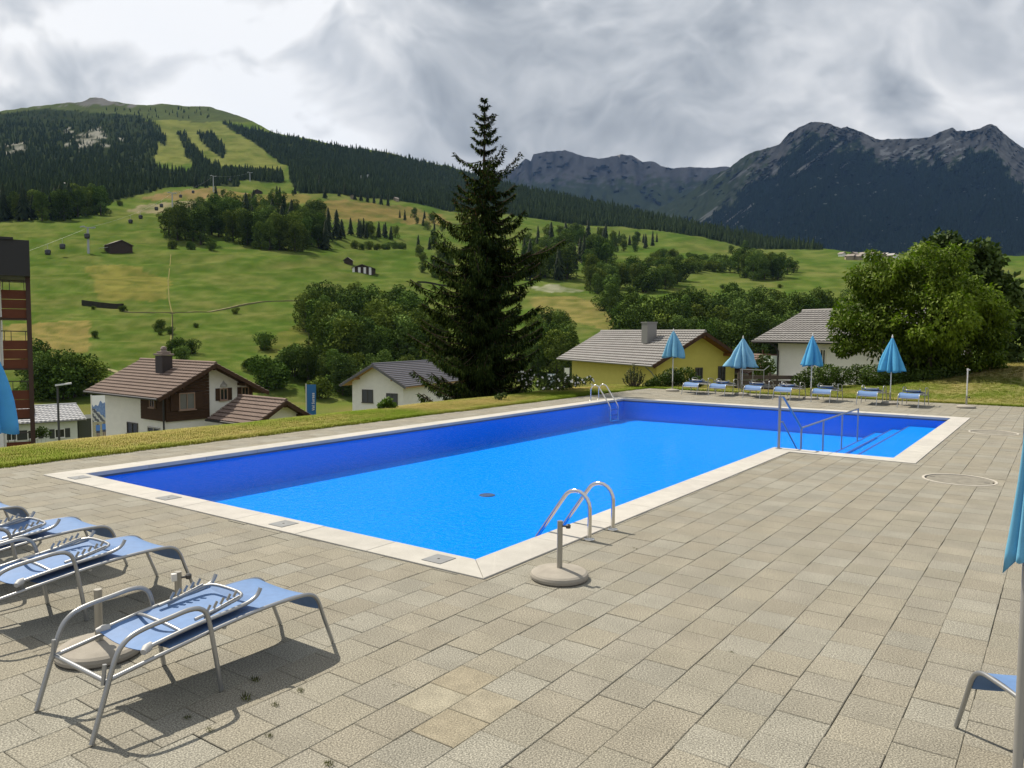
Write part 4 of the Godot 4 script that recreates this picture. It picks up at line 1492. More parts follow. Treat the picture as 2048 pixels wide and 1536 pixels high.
# ---------------------------------------------------------------- the pool
func pool() -> void:
	var o := thing("swimming_pool", "blue lined outdoor swimming pool edged with pale coping stones", "pool", P(0, 0), pool_turn())
	var pale := grained("coping_stone", Color(1, 1, 1), 0.85, 3.0, 0.72, 0.5, 0.86, 0.3, true)
	# inner and outer corner points (u, v) round the basin
	var inner := [Vector2(0, 0), Vector2(EXT_U, 0), Vector2(EXT_U, EXT_V), Vector2(POOL_L, EXT_V), Vector2(POOL_L, -POOL_W), Vector2(0, -POOL_W)]
	var outer := [Vector2(-COPING, COPING), Vector2(EXT_U - COPING, COPING), Vector2(EXT_U - COPING, EXT_V + COPING), Vector2(POOL_L + COPING, EXT_V + COPING), Vector2(POOL_L + COPING, -POOL_W - COPING), Vector2(-COPING, -POOL_W - COPING)]
	for k in 6:
		var a: Vector2 = inner[k]
		var b: Vector2 = inner[(k + 1) % 6]
		var c: Vector2 = outer[k]
		var d: Vector2 = outer[(k + 1) % 6]
		var dir := (b - a).normalized()
		var inw := (a - c) - dir * (a - c).dot(dir)
		inw = inw.normalized() * 0.03
		var size := (b - a).length()
		var n := maxi(1, int(round(size / 1.02)))
		for i in n:
			var t0 := i / float(n)
			var t1 := (i + 1) / float(n)
			var g := dir * 0.003
			var p0 := a + dir * size * t0 + inw + g
			var p1 := a + dir * size * t1 + inw - g
			var q0 := p0 - inw + (c - a) - dir * (c - a).dot(dir) 
			var q1 := p1 - inw + (c - a) - dir * (c - a).dot(dir)
			if i == 0:
				q0 = c + g
				p0 += dir * (inw.length() if (a - c).dot(dir) > 0.0 else -inw.length())
			if i == n - 1:
				q1 = d - g
				p1 -= dir * (inw.length() if (d - b).dot(dir) > 0.0 else -inw.length())
			var m := MB.new()
			var t := rnd(0.94, 1.05)
			m.col = Color(0.41 * t, 0.40 * t, 0.375 * t)
			m.slab([Vector3(p0.y, 0, -p0.x), Vector3(p1.y, 0, -p1.x), Vector3(q1.y, 0, -q1.x), Vector3(q0.y, 0, -q0.x)], 0.014 + rnd(-0.001, 0.001), -0.045, 0.004)
			part("coping_stone", m, pale, o)
	# grey skimmer lids let into the short end
	for q in [-7.02, -4.75, -2.52, -0.3]:
		var m := MB.new()
		m.box(Vector3(q, 0.017, 0.175), Vector3(0.225, 0.006, 0.225))
		var lid := part("skimmer_lid", m, grained("skimmer_grey", Color(0.20, 0.21, 0.22), 0.7, 3.0, 0.6, 1.0, 0.8), o)
		m = MB.new()
		m.lathe(Vector3(q, 0.021, 0.175), [Vector2(0.014, -0.002), Vector2(0.012, 0.001), Vector2(0, 0.001)], 10)
		part("lid_grip", m, mats["iron_dark"], lid)
	# walls: a dark slate band above the blue liner
	var liner := mat("pool_liner", Color(0.001, 0.185, 0.76), 0.8)
	liner.metallic_specular = 0.0
	var band := MB.new()
	var wall := MB.new()
	for k in 6:
		var a: Vector2 = inner[k]
		var b: Vector2 = inner[(k + 1) % 6]
		var A := Vector3(a.y, 0, -a.x)
		var B := Vector3(b.y, 0, -b.x)
		var nn := Vector3(outer[k].y - a.y, 0, -(outer[k].x - a.x))
		var e := B - A
		nn = -(nn - e.normalized() * nn.dot(e.normalized())).normalized()
		band.quad(A + Vector3(0, -0.01, 0) + nn * 0.004, B + Vector3(0, -0.01, 0) + nn * 0.004, B + Vector3(0, -0.082, 0) + nn * 0.004, A + Vector3(0, -0.082, 0) + nn * 0.004, nn)
		wall.quad(A + Vector3(0, -0.02, 0), B + Vector3(0, -0.02, 0), B + Vector3(0, -0.75, 0), A + Vector3(0, -0.75, 0), nn)
	part("tile_band", band, mat("slate_band", Color(0.10, 0.11, 0.12), 0.5), o)
	part("basin_wall", wall, liner, o)
	var fl := MB.new()
	fl.quad(Vector3(-POOL_W, -0.66, 0), Vector3(0.15, -0.66, 0), Vector3(0.15, -0.66, -POOL_L), Vector3(-POOL_W, -0.66, -POOL_L), Vector3.UP)
	part("basin_floor", fl, liner, o)
	var tops := [-0.27, -0.38, -0.50]
	var edges := [EXT_V, 1.02, 0.62, 0.22]
	for k in 3:
		var st := MB.new()
		st.box(Vector3((edges[k] + edges[k + 1]) * 0.5, (tops[k] - 0.7) * 0.5, -(EXT_U + POOL_L) * 0.5), Vector3(edges[k] - edges[k + 1], tops[k] + 0.7, POOL_L - EXT_U - 0.004))
		part("entry_step", st, liner, o)
		var nose := MB.new()
		nose.box(Vector3(edges[k + 1] + 0.02, tops[k] + 0.002, -(EXT_U + POOL_L) * 0.5), Vector3(0.045, 0.006, POOL_L - EXT_U - 0.02))
		part("step_edge", nose, mat("step_edge_blue", Color(0.004, 0.05, 0.30), 0.6), o)
	var drain := MB.new()
	drain.lathe(Vector3(-3.6, -0.659, -4.9), [Vector2(0.14, 0), Vector2(0.13, 0.012), Vector2(0, 0.014)], 18)
	part("floor_drain", drain, mat("drain_dark", Color(0.02, 0.05, 0.12), 0.5), o)
	# the water: a rippled sheet
	var wtr := MB.new()
	var cell := 0.25
	var count_u := int(POOL_L / cell)
	var count_v := int((POOL_W + EXT_V) / cell) + 1
	var idx := {}
	for i in count_u + 1:
		for j in count_v + 1:
			var u := minf(i * cell, POOL_L)
			var v := minf(-POOL_W + j * cell, EXT_V)
			idx[Vector2i(i, j)] = wtr.vert(Vector3(v, WATER_Y, -u), Vector3.UP, Vector2(v, u))
	for i in count_u:
		for j in count_v:
			var u := (i + 0.5) * cell
			var v := -POOL_W + (j + 0.5) * cell
			if v > 0.0 and u < EXT_U:
				continue
			wtr.face(idx[Vector2i(i, j)], idx[Vector2i(i + 1, j)], idx[Vector2i(i + 1, j + 1)], Vector3.UP)
			wtr.face(idx[Vector2i(i, j)], idx[Vector2i(i + 1, j + 1)], idx[Vector2i(i, j + 1)], Vector3.UP)
	var wm := mat("water", Color(0.02, 0.25, 0.6), 0.03)
	wm.transparency = BaseMaterial3D.TRANSPARENCY_ALPHA
	wm.albedo_color.a = 0.03
	wm.metallic_specular = 0.28
	wm.uv1_triplanar = true
	wm.uv1_world_triplanar = true
	wm.uv1_scale = Vector3.ONE * 0.27
	wm.normal_enabled = true
	wm.normal_scale = 1.0
	var nt := noise_tex(0.030, 0.0, 1.0, 77, 3, 1024)
	nt.color_ramp = null
	nt.as_normal_map = true
	nt.bump_strength = 4.0
	wm.normal_texture = nt
	var water := structure("water", wtr, wm)
	water.position = P(0, 0)
	water.rotation.y = pool_turn()

func steel() -> StandardMaterial3D:
	return mat("polished_steel", Color(0.62, 0.61, 0.59), 0.16, 1.0)

func grey_metal() -> StandardMaterial3D:
	return mat("grey_painted_metal", Color(0.30, 0.31, 0.32), 0.35, 0.75)

func arc(list: Array, sub := 6) -> Array:
	# a smooth path through points
	var c := Curve3D.new()
	for k in list.size():
		var p: Vector3 = list[k]
		var a: Vector3 = list[maxi(k - 1, 0)]
		var b: Vector3 = list[mini(k + 1, list.size() - 1)]
		var t := (b - a) * 0.17
		c.add_point(p, -t, t)
	var out := []
	for k in list.size() - 1:
		for s in sub:
			out.append(c.sample(k, s / float(sub)))
	out.append(list[-1])
	return out

func pool_fittings() -> void:
	# ladders: x = v out over the water is -x
	for which in 2:
		var far := which == 1
		var where := P(15.95, -POOL_W - 0.46) if far else P(1.53, 0.46)
		var o := thing("pool_ladder", "polished steel pool ladder with two hoops at the far left edge" if far else "polished steel pool ladder with two hoops beside the empty parasol stand", "ladder", where, pool_turn() + (PI if far else 0.0))
		for s in [-1, 1]:
			var z: float = s * 0.25
			var path := [Vector3(0, 0.0, z), Vector3(0, 0.18, z), Vector3(0, 0.32, z)]
			for k in range(1, 9):
				var a := PI * 0.83 * k / 8.0
				path.append(Vector3(-0.165 + 0.165 * cos(a), 0.32 + 0.17 * sin(a), z))
			path.append(Vector3(-0.63, -0.05, z))
			path.append(Vector3(-0.70, -0.17, z))
			path.append(Vector3(-0.70, -0.62, z))
			var m := MB.new()
			m.tube(path, 0.0215, 14)
			var hoop := part("hoop", m, steel(), o)
			m = MB.new()
			m.lathe(Vector3(0, 0, z), [Vector2(0.055, 0.001), Vector2(0.055, 0.012), Vector2(0.045, 0.02), Vector2(0.024, 0.024), Vector2(0.022, 0.03)], 20)
			part("floor_flange", m, steel(), hoop)
		for k in 3:
			var m := MB.new()
			m.box(Vector3(-0.70, -0.25 - 0.17 * k, 0), Vector3(0.08, 0.03, 0.48))
			part("tread", m, steel(), o)
	# the handrail into the water
	var o := thing("handrail", "grey steel handrail leading down the entry steps into the water", "handrail", P(EXT_U - 0.12, 0.10), pool_turn())
	var r := 0.02
	var m := MB.new()
	m.tube([Vector3(0, 0, 0), Vector3(0, 0.98, 0)], 0.026, 12)
	var post := part("tall_post", m, grey_metal(), o)
	m = MB.new()
	m.lathe(Vector3.ZERO, [Vector2(0.06, 0.014), Vector2(0.06, 0.022), Vector2(0.03, 0.026)], 18)
	part("base_plate", m, grey_metal(), post)
	m = MB.new()
	m.tube([Vector3(0, 0.965, 0), Vector3(0.03, 0.965, -0.10), Vector3(0.12, 0.30, -1.03)], r, 10)
	part("sloping_rail", m, grey_metal(), o)
	m = MB.new()
	m.tube([Vector3(0, 0.50, 0), Vector3(0.03, 0.50, -0.10), Vector3(0.12, -0.25, -1.03)], 0.016, 10)
	part("sloping_rail", m, grey_metal(), o)
	m = MB.new()
	m.tube([Vector3(0.12, 0.30, -1.03), Vector3(0.12, 0.30, -6.05)], r, 10)
	part("long_rail", m, grey_metal(), o)
	for z in [-1.03, -2.70, -4.38, -6.03]:
		m = MB.new()
		m.tube([Vector3(0.12, -0.5, z), Vector3(0.12, 0.30, z)], r * 0.95, 10)
		part("post", m, grey_metal(), o)

# ---------------------------------------------------------------- parasols and their stands
func stand_parts(o: Node3D, height: float, radius := 0.25, knob := 0.4) -> void:
	var m := MB.new()
	var r := radius
	m.lathe(Vector3.ZERO, [Vector2(r * 0.93, 0.001), Vector2(r * 0.99, 0.015), Vector2(r, 0.035), Vector2(r * 0.97, 0.055), Vector2(r * 0.9, 0.068), Vector2(r * 0.7, 0.078), Vector2(r * 0.3, 0.09), Vector2(0.045, 0.094), Vector2(0.0, 0.094)], 36)
	part("base", m, grained("cast_concrete", Color(0.30, 0.28, 0.245), 0.85, 4.0, 0.6, 0.8, 0.75, 0.3), o)
	m = MB.new()
	m.tube([Vector3(0, 0.06, 0), Vector3(0, height, 0)], 0.024, 14)
	var sock := part("socket_tube", m, mat("socket_metal", Color(0.33, 0.32, 0.29), 0.4, 0.7), o)
	m = MB.new()
	m.tube([Vector3(0.02, height - 0.045, 0.0), Vector3(0.055, height - 0.045, 0.0)], 0.008, 8)
	m.lathe(Vector3(0.07, height - 0.045, 0), [Vector2(0.001, -0.02), Vector2(0.02, -0.016), Vector2(0.022, 0.01), Vector2(0.012, 0.02), Vector2(0.001, 0.021)], 10)
	part("clamp_knob", m, mat("knob_dark", Color(0.05, 0.05, 0.05), 0.4), sock)

func parasol(label: String, where: Vector3, turn: float, tip := 2.15, low := 1.08, spread := 0.24, folds := 8, group := "", tone := Color(0.10, 0.36, 0.60), slack := 0.0) -> Node3D:
	var o := thing("parasol", label, "parasol", where, turn, group if group.length() > 6 else "")
	stand_parts(o, 0.36)
	var m := MB.new()
	m.tube([Vector3(0, 0.2, 0), Vector3(0, tip - 0.02, 0)], 0.0175, 12)
	part("pole", m, mat("grey_pole", Color(0.33, 0.33, 0.32), 0.4, 0.5) if group.length() < 6 else mat("white_pole", Color(0.62, 0.62, 0.60), 0.35, 0.1), o)
	m = MB.new()
	m.lathe(Vector3(0, tip, 0), [Vector2(0.022, -0.05), Vector2(0.026, -0.01), Vector2(0.016, 0.03), Vector2(0.006, 0.06), Vector2(0, 0.065)], 12)
	part("finial", m, mats["white_pole"], o)
	# folded cloth: pleats that deepen towards the hem
	var cloth := MB.new()
	var sides := 112
	var rows := 30
	var first := cloth.v.size()
	var rr := []
	for i in rows + 1:
		var line := PackedVector3Array()
		var t := i / float(rows)
		for s in sides:
			var a := TAU * s / sides
			var pleat := pow(absf(cos(a * folds * 0.5 + 0.35 * sin(a * 2.0 + t * 3.0))), 0.7)
			var deep := 0.22 + 0.42 * t
			var wob := 1.0 + 0.14 * sin(a * 2.0 + 1.3) + 0.10 * sin(a * 3.0 + t * 4.0)
			var belly := 0.018 + spread * (t + 0.05 * sin(t * PI))
			if group == "tight":
				belly = 0.022 + spread * t * t * t
			if slack > 0.0:
				belly += slack * 0.05 * sin(a * 5.0 + t * 9.0) * t
			var r := belly * (1.0 - deep + deep * pleat) * wob
			var y := lerpf(tip - 0.03, low, t)
			if i == rows:
				r *= 0.82
				y += 0.012
			elif i == rows - 1:
				y -= 0.02 + 0.05 * pleat + 0.03 * sin(a * 3.0 + 1.0)
			elif i > rows - 7:
				y -= 0.008 * (i - rows + 7) * pleat
			line.append(Vector3(cos(a) * r, y, sin(a) * r))
		rr.append(line)
	for i in rows + 1:
		for s in sides:
			var du: Vector3 = rr[i][(s + 1) % sides] - rr[i][(s + sides - 1) % sides]
			var dv: Vector3 = rr[mini(i + 1, rows)][s] - rr[maxi(i - 1, 0)][s]
			var nn := du.cross(dv).normalized()
			var flat := Vector3(rr[i][s].x, 0, rr[i][s].z)
			if nn.dot(flat) < 0.0:
				nn = -nn
			cloth.vert(rr[i][s], nn)
	for i in rows:
		for s in sides:
			var s2 := (s + 1) % sides
			var a := first + i * sides + s
			var b := first + i * sides + s2
			var c := first + (i + 1) * sides + s2
			var d := first + (i + 1) * sides + s
			cloth.face(a, b, c, cloth.n[a] + cloth.n[c])
			cloth.face(a, c, d, cloth.n[a] + cloth.n[c])
	var cm := grained("parasol_cloth%.2f" % tone.r, tone, 0.85, 2.0, 0.85, 1.2, 0.86)
	cm.backlight_enabled = true
	cm.backlight = lin(0.25, 0.5, 0.6)
	part("canopy", cloth, cm, o)
	# rib ends peeping out under the hem
	var ribs := MB.new()
	for k in 4:
		var a := TAU * k / 4.0 + 0.3
		ribs.tube([Vector3(cos(a) * 0.03, tip - 0.2, sin(a) * 0.03), Vector3(cos(a) * spread * 0.5, low - 0.02, sin(a) * spread * 0.5)], 0.004, 5)
	part("ribs", ribs, steel(), o)
	return o

func parasols() -> void:
	var turn := pool_turn()
	var g := "closed parasols beyond the pool"
	parasol("closed blue parasol in front of the yellow house's roof corner", P(21.15, -7.43), turn, 2.24, 1.27, 0.42, 7, g, Color(0.19, 0.44, 0.60))
	parasol("loosely folded pale blue parasol beside the second lounger gap", P(21.02, -4.80), turn + 1.0, 2.0, 0.99, 0.53, 9, g, Color(0.25, 0.50, 0.66), 1.0)
	parasol("slim closed blue parasol in front of the white house", P(20.78, -2.43), turn + 2.0, 2.1, 1.12, 0.39, 7, g, Color(0.10, 0.40, 0.66))
	parasol("tidily closed blue parasol in front of the feathery tree", P(20.5, -0.02), turn + 3.0, 2.06, 1.02, 0.36, 8, g, Color(0.11, 0.42, 0.66))
	var p := on_plane(-34.0, 1096.0)
	parasol("closed blue parasol beside the row of loungers near the white apartment wall", p, 0.4, 2.3, 1.15, 0.30, 8, "", Color(0.10, 0.40, 0.66))
	var r := ray(2042.0, 1400.0)
	parasol("closed pale blue parasol beside the lone lounger on open paving", Vector3(r.x * 3.4, 0, r.z * 3.4), 2.9, 2.15, 1.29, 0.06, 8, "tight", Color(0.17, 0.46, 0.66))
	# stands without a parasol
	var o := thing("parasol_stand", "empty parasol stand with round concrete base beside the pool ladder", "parasol stand", P(0.05, 0.87), turn + 0.5)
	stand_parts(o, 0.5)
	o = thing("parasol_stand", "empty parasol stand beside the head of the nearest lounger", "parasol stand", P(-3.07, -0.70), turn + 2.6)
	stand_parts(o, 0.43, 0.26)
	o = thing("parasol_stand", "parasol stand with a square clamp behind the nearest lounger's folded back", "parasol stand", P(-2.5, -0.72), turn + 1.2)
	stand_parts(o, 0.40, 0.26)
	var m := MB.new()
	m.box(Vector3(-0.03, 0.37, 0.02), Vector3(0.035, 0.05, 0.035))
	part("square_clamp", m, mats["white_pole"], o)
	o = thing("parasol_stand", "parasol stand holding a bare white pole without its canopy", "parasol stand", P(20.54, 2.0), turn)
	stand_parts(o, 0.36)
	m = MB.new()
	m.tube([Vector3(0, 0.25, 0), Vector3(0, 1.12, 0)], 0.0175, 12)
	part("pole", m, mats["white_pole"], o)
	m = MB.new()
	m.tube([Vector3(0, 1.09, 0), Vector3(0, 1.15, 0)], 0.026, 12)
	m.box(Vector3(0.035, 1.11, 0), Vector3(0.05, 0.03, 0.03))
	part("joint_clamp", m, mats["white_pole"], o)

# ---------------------------------------------------------------- sun loungers
# own axes: x across, -z towards the foot end, y up
func sling_sheet(rows: Array, half: float, sag: float, thick := 0.004) -> MB:
	var m := MB.new()
	var across := 10
	var top := []
	for q in rows:
		var line := PackedVector3Array()
		for k in across + 1:
			var s := k / float(across) * 2.0 - 1.0
			line.append(Vector3(s * half, q.y - sag * (1.0 - s * s), q.x))
		top.append(line)
	for i in rows.size() - 1:
		for k in across:
			var a: Vector3 = top[i][k]
			var b: Vector3 = top[i][k + 1]
			var c: Vector3 = top[i + 1][k + 1]
			var d: Vector3 = top[i + 1][k]
			var nn := (c - a).cross(d - b).normalized()
			if nn.y < 0.0:
				nn = -nn
			m.quad(a, b, c, d, nn)
			var o := nn * thick
			m.quad(a - o, b - o, c - o, d - o, -nn)
	return m

func lounger_proto(label: String, where: Vector3, turn: float, group: String) -> Node3D:
	var o := thing("sun_lounger", label, "sun lounger", where, turn, group)
	var gm := mat("lounger_frame", Color(0.34, 0.35, 0.36), 0.38, 0.8)
	var bed := [Vector3(0, 0.006, -0.80), Vector3(0, 0.20, -0.725), Vector3(0, 0.33, -0.675), Vector3(0, 0.385, -0.61), Vector3(0, 0.398, -0.50), Vector3(0, 0.398, -0.25), Vector3(0, 0.375, 0.05), Vector3(0, 0.335, 0.40), Vector3(0, 0.292, 0.73)]
	for s in [-1.0, 1.0]:
		var path := []
		for p in bed:
			path.append(p + Vector3(s * 0.275, 0, 0))
		var m := MB.new()
		m.tube(arc(path, 4), 0.0125, 9)
		part("side_rail", m, gm, o)
	for q in [[0.27, -0.70, 0.0095], [0.292, 0.72, 0.0135], [0.36, 0.02, 0.011]]:
		var m := MB.new()
		m.tube([Vector3(-0.275, q[0], q[1]), Vector3(0.275, q[0], q[1])], q[2], 8)
		part("crossbar", m, gm, o)
	for s in [-1.0, 1.0]:
		var m := MB.new()
		m.tube([Vector3(s * 0.275, 0.28, 0.735), Vector3(s * 0.275, 0.385, 0.725)], 0.011, 9)
		part("stub_post", m, gm, o)
		m = MB.new()
		var x: float = s * 0.302
		m.tube(arc([Vector3(x, 0.006, 0.815), Vector3(x, 0.22, 0.745), Vector3(x, 0.40, 0.685), Vector3(x, 0.475, 0.635), Vector3(x, 0.512, 0.55), Vector3(x, 0.532, 0.38), Vector3(x, 0.542, 0.26), Vector3(x, 0.522, 0.185), Vector3(x, 0.455, 0.145), Vector3(x, 0.25, 0.108), Vector3(x, 0.006, 0.07)], 4), 0.0145, 9, true, 0.8)
		part("armrest_frame", m, gm, o)
	var blue := mat("lounger_sling", Color(0.105, 0.21, 0.43), 0.65)
	blue.rim_enabled = true
	blue.rim = 0.4
	blue.backlight_enabled = true
	blue.backlight = lin(0.06, 0.10, 0.18)
	blue.uv1_triplanar = true
	blue.uv1_scale = Vector3.ONE * 1.3
	blue.albedo_texture = tex("cloth", 0.02, 0.82, 1.0, 31, 5, 512)
	var rows := []
	for p in arc([Vector3(0.262, -0.696, 0), Vector3(0.31, -0.676, 0), Vector3(0.352, -0.648, 0), Vector3(0.388, -0.60, 0), Vector3(0.405, -0.48, 0), Vector3(0.40, -0.25, 0), Vector3(0.378, 0.05, 0), Vector3(0.345, 0.36, 0)], 4):
		rows.append(Vector2(p.y, p.x + 0.004))
	part("seat_sling", sling_sheet(rows, 0.265, 0.016), blue, o)
	# the back, folded down on to the seat
	var back := part("folded_back", sling_sheet([Vector2(0.50, 0.372), Vector2(0.40, 0.392), Vector2(0.2, 0.412), Vector2(0.0, 0.428), Vector2(-0.12, 0.436), Vector2(-0.2, 0.446), Vector2(-0.235, 0.47)], 0.222, 0.022), blue, o)
	for s in [-1.0, 1.0]:
		var x: float = s * 0.232
		var m := MB.new()
		m.tube(arc([Vector3(x, 0.378, 0.47), Vector3(x, 0.412, 0.22), Vector3(x, 0.436, -0.08), Vector3(x, 0.45, -0.18), Vector3(x, 0.475, -0.235), Vector3(x, 0.515, -0.262)], 4), 0.0125, 9)
		part("back_rail", m, gm, back)
		m = MB.new()
		m.tube([Vector3(s * 0.215, 0.382, 0.44), Vector3(s * 0.232, 0.376, 0.475), Vector3(s * 0.25, 0.368, 0.505)], [0.018, 0.026, 0.017], 10)
		part("pivot_cap", m, mat("grey_plastic", Color(0.36, 0.365, 0.37), 0.5), back)
		# notched plate of the back support
		m = MB.new()
		var xp: float = s * 0.19
		for k in 5:
			var z := 0.07 - k * 0.045
			var y := 0.452 + (0.07 - z) * 0.22
			var tooth := Basis(Vector3.RIGHT, -0.6)
			m.box(Vector3(xp, y + 0.020, z), Vector3(0.006, 0.042, 0.016), tooth)
		var lean := Basis(Vector3.RIGHT, 0.21)
		m.box(Vector3(xp, 0.455, -0.02), Vector3(0.006, 0.026, 0.25), lean)
		part("notched_plate", m, gm, back)
	var m2 := MB.new()
	m2.tube(arc([Vector3(-0.19, 0.432, 0.16), Vector3(-0.19, 0.462, -0.06), Vector3(-0.185, 0.476, -0.14), Vector3(-0.14, 0.482, -0.185), Vector3(0.0, 0.484, -0.195), Vector3(0.14, 0.482, -0.185), Vector3(0.185, 0.476, -0.14), Vector3(0.19, 0.462, -0.06), Vector3(0.19, 0.432, 0.16)], 4), 0.0105, 8)
	part("support_stay", m2, gm, back)
	m2 = MB.new()
	m2.tube(arc([Vector3(-0.23, 0.405, 0.27), Vector3(-0.12, 0.428, 0.29), Vector3(0.0, 0.436, 0.30), Vector3(0.12, 0.428, 0.29), Vector3(0.23, 0.405, 0.27)], 4), 0.011, 8)
	part("arched_bar", m2, gm, back)
	return o

func loungers() -> void:
	var turn := pool_turn()
	var row := "sun loungers beside the pool's near corner"
	var first := lounger_proto("blue sun lounger nearest the paving weeds, head beside an empty parasol stand", P(-2.85, 0.10), turn, row)
	copy_of(first, P(-2.76, -1.66), turn, "blue sun lounger second from the weeds in the near row", row)
	copy_of(first, P(-2.74, -2.74), turn, "blue sun lounger third from the weeds in the near row", row)
	copy_of(first, P(-2.85, -4.15), turn, "blue sun lounger next to the closed parasol near the apartment wall", row)
	var f := on_plane(1912.0, 1455.0)
	copy_of(first, Vector3(f.x + 0.275, 0, f.z + 0.80), 0.0, "lone blue sun lounger beside the pale blue parasol on open paving", row)
	# the row beyond the pool: foot ends face the water
	var places := [-6.29, -5.33, -4.09, -3.05, -1.85, -0.52, 0.64]
	for k in 7:
		var u := 19.98 - 0.09 * k
		copy_of(first, P(u + 0.8, places[k]), turn + PI + rnd(-0.05, 0.05), "blue sun lounger in the row between pool and far lawn", "sun loungers in the row beyond the pool")


# ---------------------------------------------------------------- houses
# own axes of a gabled house: x along the ridge from the near eave corner, z across to the other eave, y from the eave
func roof_tiles(length: float, rise: float, run: float, course: float, tile: float, flip: bool, width: float) -> MB:
	var m := MB.new()
	var slope_len := Vector2(run, rise).length()
	var rows := int(slope_len / course)
	var n := int(length / tile)
	var sgn := -1.0 if flip else 1.0
	var z0 := width if flip else 0.0
	var up := Vector3(0, rise, sgn * run).normalized()
	var nn := Vector3(0, run, -sgn * rise).normalized()
	for r in rows:
		for k in n:
			var t := rnd(0.90, 1.08)
			m.col = Color(t, t, t)
			var x0 := k * length / n
			var x1 := (k + 1) * length / n
			var xm := lerpf(x0, x1, 0.5)
			var base := Vector3(0, 0, z0) + up * (r * slope_len / rows)
			var a := base + nn * 0.085
			var b := base + up * (slope_len / rows * 1.05) + nn * 0.018
			# a rolled tile: low at the sides, raised in the middle
			m.quad(a + Vector3(x0, 0, 0), a + Vector3(xm, 0, 0) + nn * 0.045, b + Vector3(xm, 0, 0) + nn * 0.045, b + Vector3(x0, 0, 0), (nn + Vector3(-0.35, 0, 0)).normalized())
			m.quad(a + Vector3(xm, 0, 0) + nn * 0.045, a + Vector3(x1, 0, 0), b + Vector3(x1, 0, 0), b + Vector3(xm, 0, 0) + nn * 0.045, (nn + Vector3(0.35, 0, 0)).normalized())
			m.quad(a + Vector3(x0, 0, 0), a + Vector3(x1, 0, 0), a + Vector3(x1, 0, 0) - nn * 0.08, a + Vector3(x0, 0, 0) - nn * 0.08, -up)
	return m

